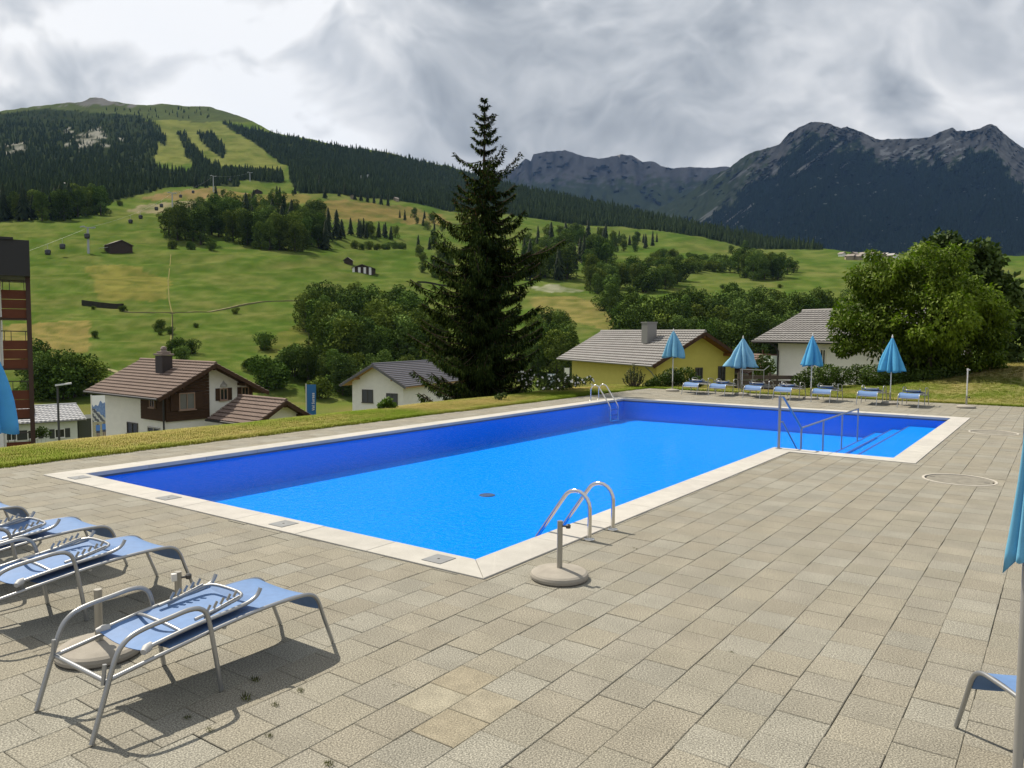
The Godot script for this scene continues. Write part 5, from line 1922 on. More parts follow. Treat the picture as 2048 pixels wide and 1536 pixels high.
func house(called: String, label: String, px: float, py: float, dist: float, along_: Vector2, d: Dictionary) -> Node3D:
	var where := at(px, py, dist)
	var o := thing(called, label, d.get("category", "house"), where, atan2(-along_.y, along_.x))
	var L: float = d.length
	var W: float = d.width
	var rise: float = d.rise
	var run := W * 0.5
	var oz: float = d.get("eave", 0.8)
	var ox: float = d.get("verge", 0.8)
	var depth: float = d.get("depth", 9.0)
	var wallm: Material = d.wall
	# walls, gable tops included
	var m := MB.new()
	var y1 := oz * rise / run
	var x0 := ox
	var x1 := L - ox
	var z0 := oz
	var z1 := W - oz
	m.quad(Vector3(x0, -depth, z0), Vector3(x1, -depth, z0), Vector3(x1, y1, z0), Vector3(x0, y1, z0), Vector3(0, 0, -1))
	m.quad(Vector3(x0, -depth, z1), Vector3(x1, -depth, z1), Vector3(x1, y1, z1), Vector3(x0, y1, z1), Vector3(0, 0, 1))
	for s in [[x0, -1], [x1, 1]]:
		m.quad(Vector3(s[0], -depth, z0), Vector3(s[0], -depth, z1), Vector3(s[0], y1, z1), Vector3(s[0], y1, z0), Vector3(s[1], 0, 0))
		m.tri(Vector3(s[0], y1, z0), Vector3(s[0], y1, z1), Vector3(s[0], rise - 0.02, W * 0.5), Vector3(s[1], 0, 0))
	part("wall", m, wallm, o)
	# roof boards with their tiles
	var nn1 := Vector3(0, run, -rise).normalized()
	var nn2 := Vector3(0, run, rise).normalized()
	m = MB.new()
	var t := 0.16
	var ridge := Vector3(0, rise, run)
	for s in 2:
		var nn: Vector3 = nn1 if s == 0 else nn2
		var e := Vector3(0, 0, 0.0 if s == 0 else W)
		var X := Vector3(L, 0, 0)
		m.quad(e, e + X, ridge + X, ridge, nn)
		m.quad(e - nn * t, e + X - nn * t, ridge + X - nn * t, ridge - nn * t, -nn)
		m.quad(e, e + X, e + X - nn * t, e - nn * t, Vector3(0, 0, -1 if s == 0 else 1))
		m.quad(e, ridge, ridge - nn * t, e - nn * t, Vector3(-1, 0, 0))
		m.quad(e + X, ridge + X, ridge + X - nn * t, e + X - nn * t, Vector3(1, 0, 0))
	var roof := part("roof", m, d.boards, o)
	for s in 2:
		if s == 1 and not d.get("both", false):
			continue
		var tiles := roof_tiles(L, rise, run, d.get("course", 0.36), d.get("tile", 0.34), s == 1, W)
		part("roof_tiles", tiles, d.tiles, roof).set_meta("kind", "stuff")
	if not d.get("both", false):
		m = MB.new()
		m.quad(Vector3(0, 0.03, W), Vector3(L, 0.03, W), ridge + Vector3(L, 0.03, 0), ridge + Vector3(0, 0.03, 0), nn2)
		part("roof_tiles", m, d.tiles, roof)
	m = MB.new()
	m.tube([ridge + Vector3(0, 0.06, 0), ridge + Vector3(L, 0.06, 0)], 0.11, 8)
	part("ridge_cap", m, d.tiles, roof)
	m = MB.new()
	m.tube([Vector3(0, -0.05, -0.07), Vector3(L, -0.05, -0.07)], 0.075, 8)
	part("gutter", m, d.get("gutter", mat("zinc", Color(0.22, 0.22, 0.22), 0.45, 0.6)), roof)
	# verge boards and purlin ends at the near gable
	m = MB.new()
	for s in 2:
		var e := Vector3(-0.03, -0.02, 0.0 if s == 0 else W)
		var r2 := ridge + Vector3(-0.03, -0.02, 0)
		var mid := (e + r2) * 0.5
		var dir := (r2 - e)
		var bs := Basis(Vector3.RIGHT, -atan2(dir.y, dir.z) if s == 0 else -atan2(dir.y, dir.z))
		m.box(mid - Vector3(0, 0.09, 0), Vector3(0.05, 0.24, dir.length()), bs)
	part("verge_board", m, d.get("verge_board", d.boards), roof)
	for q in [[0.0, W * 0.5, rise - 0.34], [0.0, W * 0.22, rise * 0.44 - 0.32], [0.0, W * 0.78, rise * 0.44 - 0.32]]:
		m = MB.new()
		m.box(Vector3(ox * 0.5 + 0.05, q[2], q[1]), Vector3(ox, 0.2, 0.16))
		part("purlin", m, d.boards, roof)
	return o

# a window on a wall: face "g" = near gable (x = verge), "e" = near eave side (z = eave)
func window(o: Node3D, face: String, along_: float, y: float, w: float, h: float, d: Dictionary, frame: Material, shutters: Material = null, glass: Material = null) -> void:
	var inset := Basis.IDENTITY
	var at_: Vector3
	if face == "g":
		at_ = Vector3(d.get("verge", 0.8), y, along_)
		inset = Basis(Vector3.UP, -PI / 2)
	else:
		at_ = Vector3(along_, y, d.get("eave", 0.8))
		inset = Basis(Vector3.UP, PI)
	# local: x right, y up, z out of the wall
	var m := MB.new()
	var f := 0.07
	for q in [[0, h / 2 - f / 2, w, f], [0, -h / 2 + f / 2, w, f], [-w / 2 + f / 2, 0, f, h - 2 * f], [w / 2 - f / 2, 0, f, h - 2 * f], [0, 0, f * 0.7, h - 2 * f]]:
		m.box(at_ + inset * Vector3(q[0], q[1], 0.02), Vector3(q[2], q[3], 0.09), inset)
	var fr := part("window", m, frame, o)
	m = MB.new()
	m.box(at_ + inset * Vector3(0, 0, 0.012), Vector3(w - f, h - f, 0.02), inset)
	part("pane", m, glass if glass else mat("window_glass", Color(0.02, 0.024, 0.028), 0.06), fr)
	m = MB.new()
	m.box(at_ + inset * Vector3(0, -h / 2 - 0.03, 0.06), Vector3(w + 0.14, 0.05, 0.16), inset)
	part("sill", m, frame, fr)
	if shutters:
		for s in [-1, 1]:
			m = MB.new()
			m.box(at_ + inset * Vector3(s * (w / 2 + w * 0.27), 0, 0.035), Vector3(w * 0.5, h * 1.02, 0.05), inset)
			part("shutter", m, shutters, o)

func houses() -> void:
	var white := grained("white_render", Color(0.74, 0.73, 0.71), 0.9, 1.2, 0.85, 0.25, 0.9)
	var brown := grained("dark_timber", Color(0.060, 0.034, 0.022), 0.8, 0.9, 0.5, 0.3, 0.7)
	var orange := grained("larch_boards", Color(0.19, 0.085, 0.035), 0.8, 0.9, 0.5, 0.3, 0.7)
	var grey_tile := grained("grey_roof_tile", Color(0.225, 0.22, 0.215), 0.7, 1.5, 0.6, 0.4, 0.75, 0.0, true)
	var brown_tile := grained("brown_roof_tile", Color(0.175, 0.13, 0.11), 0.8, 1.5, 0.6, 0.4, 0.75, 0.0, true)
	var dark_tile := grained("slate_roof_tile", Color(0.13, 0.13, 0.15), 0.6, 1.5, 0.6, 0.4, 0.8, 0.0, true)
	var white_frame := mat("white_frame", Color(0.7, 0.7, 0.68), 0.5)
	# the yellow house
	var d := {"length": 15.5, "width": 8.4, "rise": 2.3, "eave": 0.9, "verge": 1.0, "depth": 7.0, "wall": grained("yellow_render", Color(0.56, 0.51, 0.14), 0.9, 1.2, 0.86, 0.25, 0.9), "boards": orange, "tiles": grey_tile, "gutter": mat("zinc", Color(0.22, 0.22, 0.22), 0.45, 0.6), "verge_board": brown, "both": false}
	var o := house("yellow_house", "yellow rendered house with grey tiled roof behind the far loungers", 1306.0, 731.0, 54.0, Vector2(-0.365, -0.931), d)
	var m := MB.new()
	m.box(Vector3(5.1, 2.2, 2.75), Vector3(0.85, 1.5, 0.8))
	var ch := part("chimney", m, mat("zinc", Color(0.22, 0.22, 0.22), 0.45, 0.6), o)
	m = MB.new()
	m.box(Vector3(5.1, 3.0, 2.75), Vector3(0.95, 0.10, 0.9))
	part("cap", m, mats["zinc"], ch)
	var dark_frame := mat("dark_frame", Color(0.06, 0.055, 0.05), 0.6)
	window(o, "g", 2.15, -1.25, 1.25, 1.2, d, dark_frame)
	window(o, "g", 4.4, -1.0, 0.62, 1.55, d, dark_frame)
	window(o, "g", 6.35, -1.55, 0.62, 2.8, d, dark_frame)
	m = MB.new()
	m.tube([Vector3(1.05, -0.1, 0.0), Vector3(1.05, -0.5, 0.5), Vector3(1.05, -0.9, 0.84), Vector3(1.05, -7.0, 0.84)], 0.05, 8)
	part("downpipe", m, mats["zinc"], o)
	# the white house on the right
	d = {"length": 12.4, "width": 9.2, "rise": 2.15, "eave": 0.9, "verge": 1.6, "depth": 7.0, "wall": white, "boards": mat("dark_fascia", Color(0.03, 0.03, 0.032), 0.6), "tiles": grey_tile, "gutter": mat("black_gutter", Color(0.02, 0.02, 0.022), 0.5)}
	o = house("white_house", "white house with grey roof half hidden by the feathery tree", 1800.0, 686.5, 50.0, Vector2(-0.40, -0.917), d)
	window(o, "e", 6.6, -1.1, 0.5, 1.25, d, white_frame)
	window(o, "e", 8.6, -4.2, 1.3, 1.5, d, white_frame)
	m = MB.new()
	m.box(Vector3(8.2, -2.95, 0.55), Vector3(3.2, 0.09, 0.75))
	part("awning", m, mat("awning_grey", Color(0.36, 0.37, 0.42), 0.8), o)
	m = MB.new()
	m.tube([Vector3(10.7, -0.1, 0.0), Vector3(10.7, -0.4, 0.6), Vector3(10.7, -0.7, 0.82), Vector3(10.7, -7.0, 0.82)], 0.055, 8)
	part("downpipe", m, mats["black_gutter"], o)
	# glazed balcony at its far end
	m = MB.new()
	m.box(Vector3(11.7, -1.7, 1.1), Vector3(1.6, 1.3, 0.05))
	var gl := part("balcony_glass", m, mat("frosted_glass", Color(0.50, 0.60, 0.56), 0.25), o)
	m = MB.new()
	m.box(Vector3(11.7, -0.98, 1.1), Vector3(1.75, 0.1, 0.1))
	m.box(Vector3(12.55, -1.6, 1.1), Vector3(0.09, 1.9, 0.09))
	part("balcony_frame", m, brown, gl)
	# the chalet
	d = {"length": 10.3, "width": 8.3, "rise": 2.15, "eave": 0.95, "verge": 1.0, "depth": 9.5, "wall": white, "boards": brown, "tiles": brown_tile, "both": true, "gutter": mats["black_gutter"], "course": 0.36, "tile": 0.33}
	o = house("chalet", "white and dark timber chalet with brown tiled roof below the lawn", 316.0, 798.0, 55.0, Vector2(-0.792, -0.611), d)
	m = MB.new()
	m.box(Vector3(4.55, 1.75, 2.9), Vector3(0.95, 1.75, 0.75))
	ch = part("chimney", m, mat("chimney_dark", Color(0.03, 0.022, 0.02), 0.7), o)
	m = MB.new()
	m.box(Vector3(4.55, 2.72, 2.9), Vector3(1.12, 0.12, 0.92))
	m.box(Vector3(4.55, 2.86, 2.9), Vector3(0.8, 0.14, 0.62))
	m.lathe(Vector3(4.55, 2.93, 2.9), [Vector2(0.24, 0.0), Vector2(0.18, 0.12), Vector2(0.22, 0.2), Vector2(0.14, 0.34), Vector2(0.0, 0.38)], 12)
	part("cap", m, mat("chimney_cap", Color(0.20, 0.16, 0.14), 0.8), ch)
	# dark weatherboarding on the upper storey, board by board
	var cl := MB.new()
	cl.box(Vector3(0.94, -0.75, 2.55), Vector3(0.06, 1.6, 3.2))
	var clad := part("timber_cladding", cl, brown, o)
	for k in 16:
		m = MB.new()
		var ya := -1.55 + k * 0.215
		var z_max := 4.13
		var z_min := maxf(0.98, (ya + 0.30) / 0.518)
		if z_max - z_min < 0.15:
			break
		m.box(Vector3(0.89, ya, (z_min + z_max) * 0.5), Vector3(0.05, 0.20, z_max - z_min), Basis(Vector3.BACK, 0.05))
		part("board", m, brown, clad)
	m = MB.new()
	m.box(Vector3(2.4, -0.8, 0.90), Vector3(2.9, 1.6, 0.1))
	var clad2 := part("timber_cladding", m, brown, o)
	for k in 8:
		m = MB.new()
		m.box(Vector3(2.4, -1.5 + k * 0.215, 0.83), Vector3(2.94, 0.21, 0.05), Basis(Vector3.RIGHT, 0.05))
		part("board", m, brown, clad2)
	# a corner post and downpipe
	m = MB.new()
	m.tube([Vector3(0.75, -0.1, 0.75), Vector3(0.75, -9.0, 0.75)], 0.06, 8)
	part("downpipe", m, mats["black_gutter"], o)
	var dd := {"verge": 0.85, "eave": 0.78}
	window(o, "g", 2.45, -0.35, 1.15, 1.15, dd, mat("old_frame", Color(0.30, 0.20, 0.15), 0.7), brown, mat("curtained_glass", Color(0.16, 0.17, 0.16), 0.1))
	window(o, "g", 5.3, -0.05, 0.62, 0.85, d, mats["old_frame"], brown)
	window(o, "g", 7.0, -0.05, 0.6, 0.85, d, mats["old_frame"], brown)
	for z in [5.3, 7.0]:
		m = MB.new()
		m.lathe(Vector3(0.99, 0.68, z), [Vector2(0.28, -0.2), Vector2(0.24, -0.05), Vector2(0.1, 0.08), Vector2(0.03, 0.22), Vector2(0, 0.25)], 8)
		part("painted_ornament", m, mat("ornament_grey", Color(0.40, 0.39, 0.37), 0.9), o)
	window(o, "e", 2.2, -0.45, 0.7, 0.6, dd, mats["old_frame"])
	window(o, "e", 5.3, -2.4, 1.5, 0.8, d, dark_frame)
	window(o, "e", 2.4, -2.45, 1.6, 0.7, d, mats["ornament_grey"])
	# arched buttress at the far end
	m = MB.new()
	for k in 8:
		var a := k / 7.0 * PI * 0.5
		m.box(Vector3(8.8 + 1.1 * (1.0 - sin(a)), -4.6 + 2.0 * (k / 7.0) - 1.0, 1.3), Vector3(0.9, 0.45, 0.6))
	part("buttress", m, white, o)
	# its low annexe
	d = {"length": 5.4, "width": 4.9, "rise": 1.4, "eave": 0.7, "verge": 0.7, "depth": 6.0, "wall": white, "boards": brown, "tiles": brown_tile, "both": true, "gutter": mats["black_gutter"]}
	house("chalet_annexe", "low white annexe with brown tiled roof against the chalet", 508.0, 851.0, 51.5, Vector2(-0.792, -0.611), d)
	# the white gabled house
	d = {"length": 15.0, "width": 8.3, "rise": 2.3, "eave": 0.9, "verge": 1.0, "depth": 7.0, "wall": white, "boards": grained("pale_larch", Color(0.36, 0.22, 0.10), 0.8, 0.9, 0.6, 0.3, 0.8), "tiles": dark_tile, "both": true, "verge_board": mat("grey_verge", Color(0.10, 0.10, 0.105), 0.6), "gutter": mats["zinc"]}
	o = house("gabled_house", "white gabled house with dark slate roof beside the tall spruce", 680.0, 769.5, 87.0, Vector2(0.396, -0.918), d)
	window(o, "g", 2.9, -1.2, 1.42, 1.42, d, dark_frame, null, mat("roller_blind", Color(0.055, 0.06, 0.07), 0.6))
	window(o, "g", 6.0, -1.5, 1.42, 1.42, d, dark_frame, null, mats["roller_blind"])
	window(o, "g", 3.2, -5.0, 1.8, 1.0, d, dark_frame)
	# the long low white house at the left
	d = {"length": 13.0, "width": 7.0, "rise": 1.35, "eave": 0.6, "verge": 0.7, "depth": 7.0, "wall": grained("pale_green_render", Color(0.58, 0.61, 0.56), 0.9, 1.2, 0.86, 0.25, 0.9), "boards": mat("grey_fascia", Color(0.22, 0.23, 0.24), 0.6), "tiles": grained("pale_slate", Color(0.40, 0.41, 0.43), 0.7, 1.5, 0.7, 0.4, 0.8, 0.0, true), "course": 0.4, "tile": 0.4}
	o = house("long_house", "long low pale house with light grey roof behind the lamp post", 172.0, 838.0, 95.0, Vector2(-0.72, 0.69), d)
	for q in [[2.4, -1.4], [4.9, -1.3], [6.8, -1.3], [2.6, -2.9], [4.6, -2.9]]:
		window(o, "e", q[0], q[1], 0.95, 0.95, d, white_frame, mat("dark_shutter", Color(0.03, 0.035, 0.03), 0.7))
	m = MB.new()
	m.box(Vector3(4.6, 0.95, 2.0), Vector3(0.5, 0.7, 0.5))
	part("chimney", m, mats["zinc"], o)
	m = MB.new()
	m.box(Vector3(-0.8, -1.6, 3.6), Vector3(2.4, 3.0, 4.4))
	var st := part("stair_tower", m, mat("tower_dark", Color(0.05, 0.055, 0.055), 0.3), o)
	m = MB.new()
	m.box(Vector3(-1.9, -1.6, 1.35), Vector3(0.5, 3.1, 0.1))
	part("glass_panel", m, mat("greenish_glass", Color(0.12, 0.17, 0.17), 0.1), st)
	# small buildings between the yellow and the white house
	d = {"length": 9.0, "width": 6.0, "rise": 1.5, "eave": 0.5, "verge": 0.6, "depth": 6.0, "wall": brown, "boards": brown, "tiles": grained("red_roof_tile", Color(0.24, 0.14, 0.09), 0.85, 1.5, 0.6, 0.4, 0.7, 0.0, true)}
	o = house("brown_house", "small dark timber house with reddish roof between yellow and white houses", 1556.0, 738.0, 74.0, Vector2(0.75, -0.66), d)
	window(o, "g", 3.0, -0.7, 0.7, 0.8, d, white_frame)
	window(o, "e", 1.8, -0.9, 0.9, 0.8, d, white_frame)
	d = {"length": 5.0, "width": 5.2, "rise": 1.2, "eave": 0.5, "verge": 0.5, "depth": 5.0, "wall": grained("grey_render", Color(0.36, 0.36, 0.34), 0.9, 1.2, 0.86, 0.25, 0.9), "boards": brown, "tiles": mats["brown_roof_tile"]}
	o = house("shed", "small grey rendered shed with dark roof behind the second parasol", 1498.0, 748.0, 58.0, Vector2(-0.365, -0.931), d)
	apartment()
	fence_and_rail()

func apartment() -> void:
	var where := at(64.0, 661.0, 50.0)
	var r := ray(58.0, 661.0)
	var o := thing("apartment_block", "white apartment block with dark roof edge and brown timber balconies", "building", where, atan2(-r.x, -r.z))
	var s := 50.0 / FOCAL
	var m := MB.new()
	m.box(Vector3(-6.4, -4.6, -1.7), Vector3(9.9, 15.0, 5.6))
	part("wall", m, grained("white_render", Color(0.74, 0.73, 0.71)  , 0.9, 1.2, 0.85, 0.25, 0.9), o)
	m = MB.new()
	m.box(Vector3(-5.7, 3.75, -1.6), Vector3(11.4, 1.84, 7.2))
	m.box(Vector3(-6.2, 4.72, -1.6), Vector3(11.0, 0.12, 7.4))
	part("roof_fascia", m, mat("black_fascia", Color(0.012, 0.012, 0.013), 0.6), o)
	m = MB.new()
	m.box(Vector3(-0.12, -4.0, 0.9), Vector3(0.22, 14.0, 0.22))
	part("corner_post", m, mat("redbrown_paint", Color(0.045, 0.018, 0.012), 0.6), o)
	for k in 4:
		var y := 0.35 - 2.66 * k + 0.9
		if k == 3:
			y -= 0.1
		var b := Node3D.new()
		b.name = "balcony"
		o.add_child(b, true)
		m = MB.new()
		m.box(Vector3(-0.75, y - 0.62, -0.4), Vector3(1.35, 0.14, 2.6))
		part("slab", m, mats["redbrown_paint"], b)
		for q in 3:
			m = MB.new()
			m.box(Vector3(-0.72, y - 0.36 + q * 0.50, 0.92), Vector3(1.22, 0.475, 0.05))
			part("board", m, grained("balcony_timber", Color(0.125, 0.042, 0.024), 0.7, 0.9, 0.6, 0.3, 0.75), b)
		m = MB.new()
		m.tube([Vector3(-1.4, y + 1.38, 0.92), Vector3(-0.2, y + 1.36, 0.92)], 0.03, 6)
		for x in [-1.25, -0.95, -0.3]:
			m.tube([Vector3(x, y + 0.8, 0.92), Vector3(x, y + 1.37, 0.92)], 0.02, 6)
		part("handrail", m, mat("rail_dark", Color(0.05, 0.04, 0.035), 0.5), b)

func fence_and_rail() -> void:
	# weathered plank fence behind the far loungers
	var o := thing("plank_fence", "weathered dark plank fence behind the far loungers", "fence", at(1530.0, 780.0, 33.0))
	o.position.y = -0.6
	var wood := grained("weathered_plank", Color(0.085, 0.07, 0.06), 0.9, 0.9, 0.45, 0.3, 0.7)
	for k in 4:
		var m := MB.new()
		m.box(Vector3(0.2, 0.35 + k * 0.21, 0), Vector3(2.6, 0.15, 0.04))
		part("plank", m, wood, o)
	for x in [-1.05, 0.2, 1.4]:
		var m := MB.new()
		m.box(Vector3(x, 0.35, -0.06), Vector3(0.09, 1.6, 0.08))
		part("post", m, wood, o)
	o = thing("stair_rail", "thin grey metal stair railing in front of the plank fence", "railing", at(1505.0, 780.0, 31.5))
	o.position.y = -0.5
	var m := MB.new()
	m.tube([Vector3(-0.5, 1.25, 0), Vector3(0.42, 1.22, 0), Vector3(0.72, 1.38, -0.3)], 0.018, 8)
	part("top_rail", m, grey_metal(), o)
	for x in [-0.48, 0.0, 0.42]:
		m = MB.new()
		m.tube([Vector3(x, -0.2, 0), Vector3(x, 1.23, 0)], 0.016, 8)
		part("post", m, grey_metal(), o)

# ---------------------------------------------------------------- banners, lamp, barns, cable car
func banners() -> void:
	var where := at(612.0, 769.0, 58.0)
	var r := ray(612.0, 769.0)
	var yaw := atan2(-r.x, -r.z) - 0.25
	var o := thing("flag_banner", "tall blue flag banner lettered Val Surses in white beside the chalet annexe", "banner", Vector3(where.x, where.y - 4.6, where.z), yaw)
	var m := MB.new()
	m.tube([Vector3(0, -3.0, 0), Vector3(0, 4.65, 0)], 0.035, 8)
	part("pole", m, mats["white_pole"], o)
	m = MB.new()
	var rows := 14
	for k in rows:
		var y0 := 4.6 - 4.4 * k / rows
		var y1 := 4.6 - 4.4 * (k + 1) / rows
		for s in 6:
			var x0 := 0.05 + 0.66 * s / 6.0
			var x1 := 0.05 + 0.66 * (s + 1) / 6.0
			var f := func(x: float, y: float) -> Vector3: return Vector3(x, y, 0.03 * sin(y * 1.7 + x * 5.0) * x)
			m.quad(f.call(x0, y0), f.call(x1, y0), f.call(x1, y1), f.call(x0, y1), Vector3(0, 0, 1))
	part("cloth", m, mat("banner_blue", Color(0.022, 0.13, 0.33), 0.8), o)
	var tm := TextMesh.new()
	var sf := SystemFont.new()
	sf.font_names = PackedStringArray(["Droid Sans"])
	sf.font_weight = 700
	tm.font = sf
	tm.text = "Val Surses"
	tm.font_size = 40
	tm.pixel_size = 0.0066
	tm.depth = 0.01
	tm.horizontal_alignment = HORIZONTAL_ALIGNMENT_LEFT
	var w := part("lettering", tm, mat("banner_white", Color(0.72, 0.74, 0.76), 0.8), o)
	w.position = Vector3(0.52, 2.72, 0.06)
	w.rotation.z = PI / 2
	# the swirl under the words
	m = MB.new()
	m.tube(arc([Vector3(0.22, 2.05, 0.05), Vector3(0.30, 1.90, 0.05), Vector3(0.44, 1.88, 0.05), Vector3(0.56, 1.74, 0.05), Vector3(0.52, 1.58, 0.05), Vector3(0.40, 1.52, 0.05)], 5), [0.02, 0.03, 0.04, 0.045, 0.05, 0.05, 0.05, 0.05, 0.05, 0.05, 0.05, 0.05, 0.05, 0.05, 0.05, 0.05, 0.05, 0.05, 0.045, 0.045, 0.04, 0.04, 0.035, 0.03, 0.02, 0.01], 8, true, 0.3)
	m.tube(arc([Vector3(0.20, 1.62, 0.05), Vector3(0.30, 1.52, 0.05), Vector3(0.34, 1.36, 0.05), Vector3(0.26, 1.22, 0.05)], 5), 0.035, 8, true, 0.3)
	part("emblem", m, mats["banner_white"], o)
	# the printed picture banner beside the chalet: hills, sky and two walkers
	where = at(183.0, 791.0, 70.0)
	r = ray(183.0, 791.0)
	o = thing("picture_banner", "tall printed banner of blue mountains and two hikers beside the chalet", "banner", Vector3(where.x, where.y - 4.0, where.z), atan2(-r.x, -r.z))
	m = MB.new()
	m.tube([Vector3(-0.03, -4.0, 0), Vector3(-0.03, 4.05, 0)], 0.04, 8)
	part("pole", m, mats["white_pole"], o)
	m = MB.new()
	m.box(Vector3(0.52, 2.3, 0.03), Vector3(1.0, 3.4, 0.012))
	m.t.clear()
	for p in m.v:
		m.t.append(Vector2((p.x - 0.02) / 1.0, 1.0 - (p.y - 0.6) / 3.4))
	var pm := mat("banner_print", Color(1, 1, 1), 0.75)
	pm.albedo_texture = ImageTexture.create_from_image(banner_print())
	part("cloth", m, pm, o)

func banner_print() -> Image:
	var w := 96
	var h := 320
	var im := Image.create(w, h, false, Image.FORMAT_RGB8)
	for y in h:
		for x in w:
			var fx := x / float(w)
			var fy := y / float(h)
			var c := Color(0.82, 0.84, 0.86)
			var range1 := 0.20 + 0.05 * sin(fx * 7.0) + 0.03 * sin(fx * 19.0)
			if fy > range1:
				c = Color(0.30, 0.42, 0.62).lerp(Color(0.45, 0.55, 0.7), bump.get_noise_2d(x * 5.0, y * 5.0) + 0.5)
			var range2 := 0.27 + 0.28 * fx + 0.02 * sin(fx * 23.0)
			if fy > range2:
				var st := sin((fy - fx * 0.42) * 38.0 + bump.get_noise_2d(x * 3.0, y * 3.0) * 2.0)
				c = Color(0.28, 0.31, 0.36) if st < 0.2 else Color(0.66, 0.68, 0.68)
			if fy > 0.62:
				c = Color(0.62, 0.62, 0.55).lerp(Color(0.5, 0.5, 0.4), bump.get_noise_2d(x * 6.0, y * 6.0) + 0.5)
			for q in [[0.36, 0.66], [0.80, 0.64]]:
				var dx := absf(fx - q[0])
				if fy > q[1] and fy < q[1] + 0.035 and dx < 0.06:
					c = Color(0.35, 0.33, 0.32)
				elif fy >= q[1] + 0.035 and fy < q[1] + 0.17 and dx < 0.15:
					c = Color(0.27, 0.45, 0.72)
				elif fy >= q[1] + 0.17 and fy < q[1] + 0.22 and dx < 0.13:
					c = Color(0.2, 0.24, 0.33)
				elif fy >= q[1] + 0.22 and fy < q[1] + 0.34 and absf(dx - 0.06) < 0.04:
					c = Color(0.42, 0.36, 0.33)
			im.set_pixel(x, y, c)
	return im

func notice_boards() -> void:
	# two pale boards beyond the rose bush
	var list := [[1103.0, 766.0, 748.0, 0.42, "small pale blue notice board behind the rose bush", Color(0.42, 0.52, 0.64)], [1134.0, 758.0, 736.0, 0.28, "narrow white board at the corner of the yellow house", Color(0.62, 0.66, 0.62)]]
	for q in list:
		var top := at(q[0], q[2], 46.0)
		var r := ray(q[0], q[2])
		var foot := slope(q[0], 46.0).y
		var o := thing("notice_board", q[4], "sign", Vector3(top.x, foot, top.z), atan2(-r.x, -r.z))
		var m := MB.new()
		for s in [-1, 1]:
			m.tube([Vector3(s * (q[3] * 0.5 + 0.02), -0.3, 0), Vector3(s * (q[3] * 0.5 + 0.02), top.y - foot + 0.03, 0)], 0.02, 6)
		part("posts", m, mats["zinc"], o)
		m = MB.new()
		m.box(Vector3(0, top.y - foot - 0.32, 0.0), Vector3(q[3], 0.64, 0.03))
		part("panel", m, mat("board_%d" % int(q[0]), q[5], 0.6), o)

func street_lamp() -> void:
	var where := at(118.0, 868.0, 46.0)
	var r := ray(118.0, 868.0)
	var top := at(118.0, 771.0, 46.0).y
	var foot := slope(118.0, 46.0).y
	var o := thing("street_lamp", "slim street lamp with flat white head on a dark post below the lawn", "street lamp", Vector3(where.x, foot, where.z), atan2(-r.x, -r.z))
	var m := MB.new()
	m.tube([Vector3(0, -0.3, 0), Vector3(0, top - foot, 0)], [0.075, 0.05], 10)
	part("post", m, mat("lamp_post_grey", Color(0.07, 0.072, 0.075), 0.5, 0.4), o)
	m = MB.new()
	m.box(Vector3(0.26, top - foot + 0.06, 0.05), Vector3(0.74, 0.07, 0.26), Basis(Vector3.BACK, 0.13))
	part("lamp_head", m, mat("lamp_head_pale", Color(0.6, 0.61, 0.62), 0.4), o)

